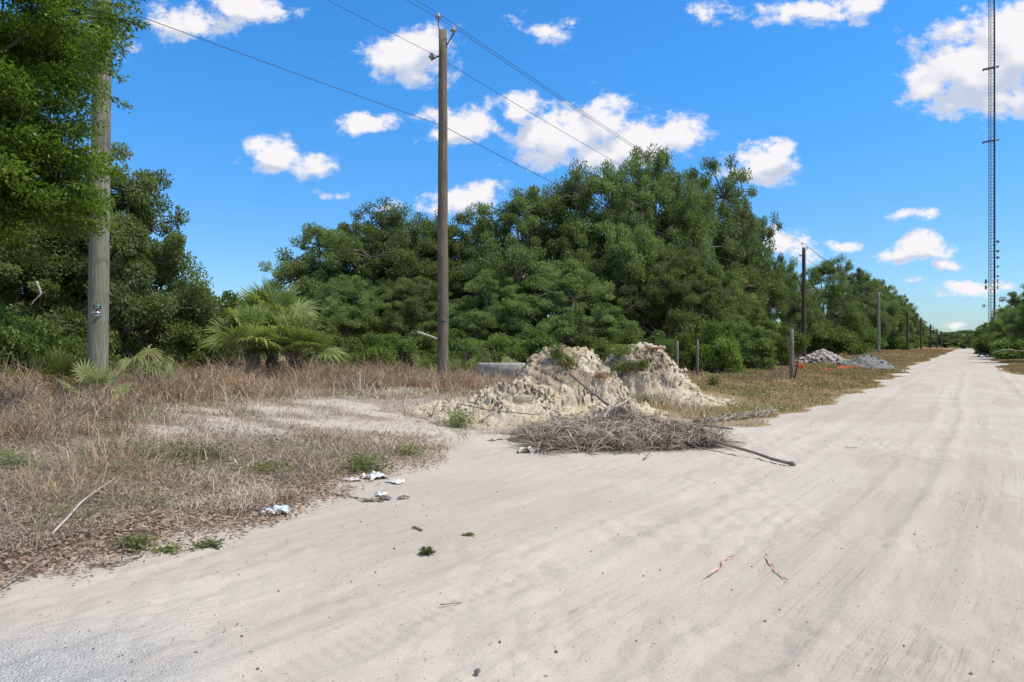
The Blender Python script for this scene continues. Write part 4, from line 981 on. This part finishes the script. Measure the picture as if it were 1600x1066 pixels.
# ------------------------------------------------------------------ sticks, boards
def stick(name, pts, r0, r1, mat, label, cat='stick', group=None, n=7, twigs=0, seed=1, knob=False):
    r = np.random.default_rng(seed); p = np.array([list(q) for q in pts], float); o = p[0].copy()
    t = np.linspace(0, 1, 12); s = np.linspace(0, 1, len(p)); q = np.stack([np.interp(t, s, p[:, i]) for i in range(3)], 1)-o
    q[1:-1] += r.normal(0, min(r0*.22, .006), (10, 3)); g = Geo(); g.tube(q, np.linspace(r0, r1, 12)*r.uniform(.85, 1.15, 12), n)
    for k in range(twigs):
        i = r.integers(2, 10); d = unit(r.normal(0, 1, 3)+np.array([0, 0, .4])); L = r.uniform(.1, .35)
        g.tube([q[i], q[i]+d*L*.5+r.normal(0, .02, 3), q[i]+d*L], [r1*.8, r1*.5, r1*.2], 5)
    if knob: g.tube([q[-1]-(q[-1]-q[-2])*.15, q[-1]+(0, 0, .005), q[-1]+(q[-1]-q[-2])*.12], [r1*1.2, r1*1.5, r1*1.1], 8)
    ob = g.build(name, M[mat], None, True); ob.location = o; return tag(ob, label, cat, group)
def lift(v, z): return Vector((v.x, v.y, v.z+z))
_a, _b = P(1052, 668, 10.7), lift(G(1238, 729), .03)
stick('fallen_branch', [_a*1.7-_b*.7+Vector((0, 0, .05)), _a, _a*.5+_b*.5+Vector((0, 0, -.01)), _b], .026, .020, 'stick', 'long dark brown branch pointing from the frond heap onto the road', 'branch', seed=4, knob=True, twigs=2)
a = G(940, 640); 
stick('frond_stalk', [P(890, 583, 12.6), P(918, 608, 11.9), P(950, 632, 11.4)], .022, .030, 'stick', 'dark stalk leaning down across the front of the cream sand pile', 'branch', seed=9)
stick('bleached_board', [P(959, 622, 11.0), P(953, 638, 10.9), P(943, 654, 10.8)], .019, .021, 'pale', 'short bleached stick standing out of the frond heap, leaning left', 'stick', 'bleached sticks on the frond heap', 4)
stick('bleached_board', [P(986, 622, 11.2), P(972, 631, 11.1), P(960, 637, 11.0)], .016, .018, 'pale', 'bleached stick on the heap forming a V with the upright one', 'stick', 'bleached sticks on the frond heap', 4, seed=6)
stick('fallen_branch', [lift(G(1080, 668), .05), lift(G(1110, 670), .05), lift(G(1145, 674), .04)], .03, .02, 'stick', 'short pale grey branch beside the windrow of fronds', 'branch', seed=11)
stick('fallen_branch', [lift(G(700, 640), .15), P(770, 642, 11.6), P(842, 648, 11.5)], .010, .008, 'stick', 'thin bare stem lying across the foot of the cream sand pile', 'branch', seed=12)
stick('fallen_branch', [lift(G(635, 612), .06), lift(G(660, 606), .12), lift(G(690, 610), .05)], .022, .016, 'pale', 'curved pale stick lying at the foot of the brown pole', 'branch', seed=13)
stick('fallen_branch', [P(652, 519, 24), P(668, 524, 24), P(686, 531, 24)], .035, .03, 'pale', 'bare pale limb poking out left of the brown pole', 'branch', seed=14)
stick('fallen_branch', [lift(G(140, 888), .02), lift(G(185, 885), .02), lift(G(222, 873), .02)], .010, .006, 'stick', 'grey twig at the edge of the sand bottom left', 'branch', twigs=3, seed=15)
stick('fallen_branch', [lift(G(82, 845), .05), lift(G(130, 800), .10), lift(G(182, 765), .12)], .009, .006, 'pale', 'long thin pale stick slanting on the leaf litter', 'branch', seed=16)
stick('fallen_branch', [lift(G(688, 947), .006), lift(G(708, 945), .008), lift(G(728, 943), .005)], .0035, .002, 'stick', 'tiny straight twig lying alone on the road', 'twig', seed=17)
stick('fallen_branch', [lift(G(645, 826), .012), lift(G(660, 831), .012)], .010, .008, 'stick', 'short dark stub of wood on the sand', 'twig', seed=18)
stick('fallen_branch', [lift(G(386, 795), .02), lift(G(400, 801), .03), lift(G(418, 806), .02)], .008, .006, 'stick', 'dark crooked twig left of the blue white plastic', 'twig', seed=19, twigs=2)
stick('fallen_branch', [lift(G(0, 925), .03), lift(G(40, 900), .05), lift(G(70, 880), .05)], .010, .007, 'stick', 'dry stalk at the left edge of the sand', 'branch', seed=20)
stick('fallen_branch', [lift(G(1005, 720), .02), lift(G(1024, 712), .10)], .010, .005, 'stick', 'small stub sticking up in front of the frond heap', 'twig', seed=21)
stick('dead_branch', [P(58, 440, 12.5), P(64, 460, 12.5), P(48, 477, 12.5)], .022, .010, 'pale', 'bare curved pale branch hanging in the dark trees left of the grey pole', 'branch', seed=22)
stick('fallen_branch', [lift(G(1320, 701), .01), lift(G(1340, 701), .012)], .006, .004, 'stick', 'very small twig in the middle of the road', 'twig', seed=23)

# dead brush tangles
def tangle(loc, w, h, n, label, seed, mat='stick'):
    r = np.random.default_rng(seed); g = Geo()
    for _ in range(n):
        p = np.array([r.uniform(-w, w), r.uniform(-w*.5, w*.5), 0]); d = unit(np.array([r.normal(0, .7), r.normal(0, .5), r.uniform(.2, 1.2)])); L = h*r.uniform(.5, 1.3)
        q = [p]
        for k in range(5): d = unit(d+r.normal(0, .28, 3)); q.append(q[-1]+d*L/5)
        g.tube(q, np.linspace(.007, .0025, 6), 4, r.random(), False)
        for m in range(3):
            s = q[r.integers(2, 5)]; dd = unit(d+r.normal(0, .8, 3)); g.tube([s, s+dd*L*.18, s+dd*L*.34+r.normal(0, .02, 3)], [.004, .003, .0015], 3, r.random(), False)
    o = g.build('dead_brush', M[mat]); o.location = loc; return tag(o, label, 'dead bush', 'tangles of dead twigs')
for k, (px, d, w, h, n, lab) in enumerate([(60, 10.2, 1.3, .75, 90, 'tangle of bare grey twigs left of the grey pole'), (185, 12.5, .7, .7, 45, 'bare twigs right of the foot of the grey pole'), (300, 16, 1.2, .9, 60, 'bare twigs below the bright bush left of the fan palm'), (815, 21, 1.5, .9, 70, 'bare grey twigs between the concrete block and the cream sand pile'), (770, 23, 1.0, 1.2, 34, 'bare branching shrub behind the concrete block'), (700, 12.5, .7, .4, 40, 'dead twigs at the left toe of the cream sand pile'), (670, 18.3, .6, .9, 30, 'dead vines around the foot of the brown pole'), (10, 8.2, .8, .6, 60, 'dead twigs at the extreme left edge'), (778, 19.2, .8, .5, 50, 'dry twigs in front of the pale concrete beam'), (1130, 25, 1.8, .4, 60, 'low dead twigs around the orange netting'), (1218, 27, .8, .7, 40, 'dead twigs left of the weathered wooden post')]):
    x = (px-800)/F*d; tangle((x, d, hz(x, d)), w, h, n, lab, 400+k)

# individual weeds
def weed(px, py, w, h, n, label, seed, mat='weed', on=None, d=None, blades=True):
    r = np.random.default_rng(seed); p = G(px, py) if on is None else None
    if on is not None:                 # first point of the pile's surface on this sight line
        q = (px-800)/F
        for d in np.arange(d-2.5, d+2.5, .02):
            if on(q*d, d) >= EYE+(HZ-py)/F*d: break
        p = Vector((q*d, d-.06, on(q*d, d)-.02))
    g = Geo()
    m = n*7
    if blades:
        a = r.uniform(0, 6.28, n); b = np.stack([r.normal(0, w*.35, n), r.normal(0, w*.25, n), np.zeros(n)], 1)
        g.blades(b, np.stack([np.cos(a), np.sin(a)], 1), h*r.uniform(.5, 1.1, n), .006, r.uniform(.2, 1.1, n), r.random(n))
    off = np.stack([r.normal(0, w*.42, m), r.normal(0, w*.35, m), r.uniform(.004, max(.006, h*.85), m)], 1)
    a = r.uniform(0, 6.28, m); g.leaves(off, np.stack([np.cos(a), np.sin(a), r.uniform(-.2, .8, m)], 1), r.normal(0, .5, (m, 3))+np.array([0, 0, 1.]), r.uniform(.02, .05, m)*(1+p.y/30), r.uniform(.010, .02, m)*(1+p.y/30), r.random(m))
    for k in range(6):
        a = r.uniform(0, 6.28); g.tube([(0, 0, 0), (math.cos(a)*w*.3, math.sin(a)*w*.3, h*.6), (math.cos(a)*w*.5, math.sin(a)*w*.5, h*.9)], [.004, .003, .0015], 4)
    o = g.build('weed', M[mat]); o.location = p; return tag(o, label, 'weed', 'green weeds')
weed(572, 738, .34, .26, 90, 'green weed clump at the edge of the sand above the white plastic', 1)
weed(715, 668, .35, .34, 90, 'green weed at the left foot of the cream sand pile', 2)
weed(640, 712, .3, .14, 50, 'low weed right of the clump above the white plastic', 3)
weed(667, 866, .04, .035, 22, 'tiny green tuft alone on the sandy road', 4)
weed(733, 838, .035, .02, 6, 'tiny dry seedling on the road right of the green tuft', 5)
weed(325, 856, .12, .045, 24, 'small green creeper on the sand, right of the twig', 6)
weed(265, 862, .13, .04, 20, 'small creeper on the sand, left of its neighbour', 7)
weed(208, 860, .16, .12, 50, 'weed tuft at the edge of the leaf litter', 8)
weed(165, 752, .4, .22, 70, 'green weeds among dry grass at the left', 9)
weed(310, 715, .6, .2, 90, 'broad low green weed patch in the middle of the near bank', 10)
weed(190, 715, .5, .22, 80, 'green weed patch left of the middle of the bank', 11)
weed(420, 740, .45, .12, 70, 'low weeds beside the sand above the blue white plastic', 12)
weed(15, 745, .35, .3, 80, 'green weeds at the left edge of the picture', 13)
weed(1115, 603, .3, .35, 80, 'green weed at the right foot of the rounded sand pile', 14)
weed(1010, 628, .6, .22, 120, 'low green weeds in front of the rounded sand pile', 15)
weed(870, 560, .22, .35, 60, 'bright green sprig on the left face of the cream sand pile', 16, 'lime', topA, 13.7)
weed(885, 575, .3, .22, 60, 'bright weeds in the hollow of the cream sand pile', 17, 'lime', topA, 13.2)
weed(935, 590, .35, .14, 70, 'yellowish grass on the right shoulder of the cream sand pile', 18, 'tan', topA, 13.2)
weed(970, 555, .42, .32, 140, 'lime green weeds on the upper left of the rounded sand pile', 19, 'lime', topB, 17.6)
weed(978, 580, .45, .32, 140, 'lime green weeds on the lower left of the rounded sand pile', 20, 'lime', topB, 17.0)
weed(1003, 578, .22, .22, 60, 'small green weed right of the lime weeds on the rounded pile', 21, 'weed', topB, 17.2)
weed(1020, 549, .3, .06, 60, 'thin yellowish grass on top of the rounded sand pile', 22, 'tan', topB, 18.3)
weed(1340, 700, .01, .01, 2, 'speck of dry weed in the road', 23) if False else None
# vine creeping over the sand
g = Geo(); pts = [G(460, 752), G(490, 766), G(525, 776), G(560, 781), G(600, 786)]
p = np.array([list(lift(q, .015)) for q in pts]); o0 = p[0].copy(); g.tube(p-o0, [.004]*5, 4)
r = np.random.default_rng(8); tt = np.linspace(0, 1, 60); q = np.stack([np.interp(tt, np.linspace(0, 1, 5), p[:, i]) for i in range(3)], 1)-o0+r.normal(0, .012, (60, 3))*np.array([1, 1, .2]); a = r.uniform(0, 6.28, 60)
g.leaves(q, np.stack([np.cos(a), np.sin(a), 0*a+.3], 1), np.tile([0., 0, 1], (60, 1)), .04, .028, r.random(60)); ob = g.build('creeping_vine', M['weed']); ob.location = o0
tag(ob, 'leafy runner creeping from the bank onto the sand', 'vine')

# ------------------------------------------------------------------ man-made bits
def mesh_obj_grid(name, fn, nu, nv, mat, loc, label, cat, group=None, thick=.003, parent=None):
    U, Vv = np.meshgrid(np.linspace(0, 1, nu), np.linspace(0, 1, nv)); P3 = fn(U, Vv)
    top = P3.reshape(-1, 3); bot = top-np.array([0, 0, thick]); idx = np.arange(nu*nv).reshape(nv, nu)
    Q = np.stack([idx[:-1, :-1], idx[:-1, 1:], idx[1:, 1:], idx[1:, :-1]], -1).reshape(-1, 4)
    ed = np.concatenate([idx[0, :], idx[1:, -1], idx[-1, -2::-1], idx[-2:0:-1, 0]]); e2_ = np.roll(ed, -1); m = nu*nv
    Q2 = np.concatenate([Q, Q[:, ::-1]+m, np.stack([e2_, ed, ed+m, e2_+m], 1)])
    o = mesh_np(name, np.concatenate([top, bot]), Q2, M[mat], parent, True); o.location = loc
    return tag(o, label, cat, group) if label else o
def crumple(px, py, w, l, amp, rz, mat, label, seed, group='scraps of plastic on the sand', name='plastic_scrap'):
    c = G(px, py); cs, sn = math.cos(rz), math.sin(rz)
    def fn(U, V):
        x = (U-.5)*w*(1+.5*(vn(V*3, U*2, 1, seed)-.5)); y = (V-.5)*l*(1+.6*(vn(U*3, V*0, 1, seed+1)-.5))
        z = .012+amp*(fbm(U*4, V*4, 1, 3, seed+2)-.25)*1.4*np.clip(1-(2*U-1)**6, .2, 1)
        return np.stack([x*cs-y*sn, x*sn+y*cs, np.maximum(z, .004)], -1)
    return mesh_obj_grid(name, fn, 22, 16, mat, c, label, 'plastic scrap', group)
crumple(432, 803, .26, .22, .07, .2, 'blue', 'crumpled pale blue and white plastic half buried in the sand', 1)
crumple(398, 790, .30, .22, .03, .5, 'pebl', 'flat beige sheet scrap left of the blue plastic', 2)
crumple(583, 748, .26, .26, .09, .9, 'white', 'bright white crumpled plastic bag below the weed clump', 3)
crumple(548, 752, .22, .12, .03, .1, 'white', 'small flat white scrap left of the white bag', 4)
crumple(618, 755, .20, .14, .04, 2.5, 'white', 'white scrap right of the white bag', 5)
crumple(596, 775, .12, .12, .04, .2, 'white', 'small white scrap below the white bag', 6)
crumple(828, 707, .30, .16, .09, .3, 'pebl', 'pale grey lump of plastic at the left end of the frond heap', 7)
crumple(600, 782, .14, .07, .05, .1, 'rubd', 'dark curved shard on the sand below the white bag', 8)
crumple(580, 785, .16, .05, .03, .1, 'stone', 'dark flat shard left of the curved one', 9)
crumple(630, 780, .12, .05, .03, .3, 'rubd', 'dark crooked shard right of the curved one', 10)
# pink flagging ribbons
def ribbon(pix, label, seed):
    r = np.random.default_rng(seed); p = np.array([list(lift(G(*q), .012)) for q in pix]); o = p[0].copy(); K = 30; t = np.linspace(0, 1, K); s = np.linspace(0, 1, len(p))
    c = np.stack([np.interp(t, s, p[:, i]) for i in range(3)], 1)-o; c[:, 2] += .008*np.abs(np.sin(t*17))
    tg = unit(np.gradient(c, axis=0)); sd = np.cross(tg, [0, 0, 1.]); tw = np.sin(t*14+seed)*1.0; w = .0065
    A = c+sd*w*np.cos(tw)[:, None]+np.array([0, 0, 1])*w*np.sin(tw)[:, None]*.8; B = c-sd*w*np.cos(tw)[:, None]-np.array([0, 0, 1])*w*np.sin(tw)[:, None]*.8
    V = np.stack([A, B], 1).reshape(-1, 3); V = np.concatenate([V, V+np.array([0, 0, .001])]); i = np.arange(K-1)[:, None]*2
    Q = np.concatenate([i+np.array([0, 1, 3, 2]), i+2*K+np.array([0, 2, 3, 1])]); g = Geo(); g.add(V, Q); ob = g.build('flagging_ribbon', M['pink']); ob.location = o
    tag(ob, label, 'ribbon', 'torn flagging ribbons on the road')
ribbon([(1097, 908), (1116, 896), (1128, 888), (1131, 876), (1149, 873)], 'faded pink ribbon on the road, the left one with a bend', 1)
ribbon([(1196, 868), (1203, 882), (1212, 895), (1230, 911)], 'pink red ribbon on the road, the right straighter one', 4)
# small dark stone
g = Geo(); g.tube([(-.012, 0, -.005), (-.008, 0, .002), (0, 0, .008), (.01, .003, .012), (.014, .004, .010)], [.005, .011, .013, .010, .004], 8); ob = g.build('stone', M['stone'], None, True); ob.location = lift(G(746, 1055), .008); tag(ob, 'small dark stone on the road at the bottom of the picture', 'stone')
# concrete block
pc = P(745, 583, 19.2); x = (748-800)/F*20; xb = (784-800)/F*20
e = empty('concrete_beam', (xb, 20.2, hz(xb, 20.2)), 'pale grey concrete beam lying in dead twigs left of the cream sand pile', 'concrete beam', None, -.12)
g = Geo(); zt = EYE+(HZ-566)/F*20-hz(xb, 20.2); g.box((0, 0, zt*.66), (1.4, .40, zt*.6), 0, .5, .05); g.build('beam', M['conc'], e)
g = Geo(); g.box((-.70, -.03, zt*.64), (.08, .38, zt*.42), 0, .5, .04); g.build('beam_end', M['concd'], e)  # dark box painted as the shade inside the beam's hollow end
# sawn slab standing in the sand of pile A
g = Geo(); zb = topA(.14, 13.2); g.box((0, 0, -.03), (.34, .12, .20), .15, .5, .012); ob = g.build('sand_block', M['psand']); ob.location = ((815-800)/F*13.1, 13.05, topA(.14, 13.05)+.05); tag(ob, 'square block of packed sand on the left shoulder of the cream pile', 'sand block')
# fence posts
def post(px, topy, d, w, label, mat='pole_g', lean=0., group='old wooden fence posts'):
    x = (px-800)/F*d; z = hz(x, d); H = EYE+(HZ-topy)/F*d-z; g = Geo()
    g.tube([(0, 0, -.3), (lean*.3, 0, H*.35), (lean*.7, 0, H*.7), (lean, 0, H-.02), (lean, 0, H)], [w, w*.95, w*.92, w*.88, w*.6], 9)
    ob = g.build('fence_post', M[mat], None, True); ob.location = (x, d, z); tag(ob, label, 'fence post', group)
post(1058, 533, 26, .065, 'weathered fence post nearest the rounded sand pile', 'stick')
post(1090, 531, 26.5, .05, 'slim fence post at the left end of the orange netting', 'stick')
post(1237, 514, 27, .085, 'thick weathered wooden post left of the black stake', 'stick')
x = (1243-800)/F*25.5; z = hz(x, 25.5); g = Geo(); g.tube([(-.10, 0, -.2), (.04, 0, .5), (.14, 0, .95)], .028, 6); g.box((.14, 0, .97), (.09, .05, .05)); ob = g.build('metal_stake', M['dark']); ob.location = (x, 25.5, z); tag(ob, 'leaning black metal stake with orange plastic at its foot', 'stake')
# orange netting scraps
def netting(pix, h, label, seed, holes=True, fade='orange', dz=0.):
    r = np.random.default_rng(seed); g = Geo(); p = np.array([list(G(*q)) for q in pix]); o = p[0].copy(); K = int(8*len(p)); t = np.linspace(0, 1, K); s = np.linspace(0, 1, len(p))
    c = np.stack([np.interp(t, s, p[:, i]) for i in range(3)], 1)-o; nrow = 6
    grid = np.zeros((nrow, K, 3))
    for j in range(nrow):
        f = j/(nrow-1); grid[j] = c+np.array([0, .25, 0])*f+np.stack([r.normal(0, .02, K), r.normal(0, .05, K), dz+h*f*(.5+.5*np.abs(np.sin(t*9+seed)))+r.normal(0, .015, K)], 1)
    for j in range(nrow): g.tube(grid[j], .014, 4, cap=False)
    for i in range(0, K): g.tube(grid[:, i], .011, 4, cap=False)
    ob = g.build('orange_netting', M[fade]); ob.location = o; tag(ob, label, 'netting', 'torn orange safety netting')
netting([(1062, 572), (1085, 573), (1110, 576), (1150, 575)], .45, 'faded orange netting lying along the fence posts', 1, fade='pink')
netting([(1240, 573), (1246, 574), (1258, 578)], .22, 'bright orange bundle at the foot of the black stake', 2, fade='orange')
netting([(1312, 577), (1328, 577), (1342, 576)], .14, 'flattened orange strip on the meadow right of the stake', 3, fade='orange')
netting([(1290, 578), (1297, 578)], .08, 'tiny orange scrap between the stake and the flattened strip', 5, fade='orange')
netting([(1443, 546), (1458, 546), (1475, 546)], .7, 'distant line of orange netting near the far poles', 4, fade='orange')
# rubble heaps
def heap(px0, px1, topy, d, label, mat, seed, n, smin, smax, cat):
    r = np.random.default_rng(seed); cx = ((px0+px1)/2-800)/F*d; w = (px1-px0)/F*d/2; z = hz(cx, d); H = EYE+(HZ-topy)/F*d-z; g = Geo()
    U, V = np.meshgrid(np.linspace(-1, 1, 60), np.linspace(-1, 1, 40)); Hh = H*.85*np.clip(1-np.sqrt(U**2+V**2), 0, 1)**.8*(.6+.8*fbm(U*w, V*w, 1.2, 3, seed))
    Q = np.arange(2400).reshape(40, 60); Q = np.stack([Q[:-1, :-1], Q[:-1, 1:], Q[1:, 1:], Q[1:, :-1]], -1).reshape(-1, 4)
    g.add(np.stack([U*w, V*w*.7, Hh-.05+(fbm(U*w, V*w, .3, 3, seed)-.5)*.25*(Hh > .02)], -1).reshape(-1, 3), Q)
    for _ in range(n):
        a = r.uniform(0, 6.28); q = r.random()**.6; u_, v_ = math.cos(a)*q, math.sin(a)*q; s = r.uniform(smin, smax)
        g.add(ico*s*r.uniform(.5, 1.4, (6, 3))+np.array([u_*w, v_*w*.7, H*.85*max(0, 1-q)**.8*.95+s*.2]), None, tri)
    ob = g.build('rubble_heap', M[mat]); ob.location = (cx, d, z); tag(ob, label, cat, 'heaps beyond the wooden post')
heap(1246, 1325, 544, 44, 'pale heap of broken rubble at the foot of the dark pole', 'rub', 1, 700, .04, .17, 'rubble heap')
heap(1308, 1398, 545, 43, 'smooth dark grey gravel heap right of the broken rubble', 'rubd', 2, 120, .03, .08, 'gravel heap')
# dead limb on the right verge
stick('fallen_branch', [P(1552, 551, 70), P(1575, 546, 69), P(1600, 549, 68)], .05, .03, 'pale', 'fallen pale limb lying on the right verge at the picture edge', 'branch', twigs=6, seed=31)
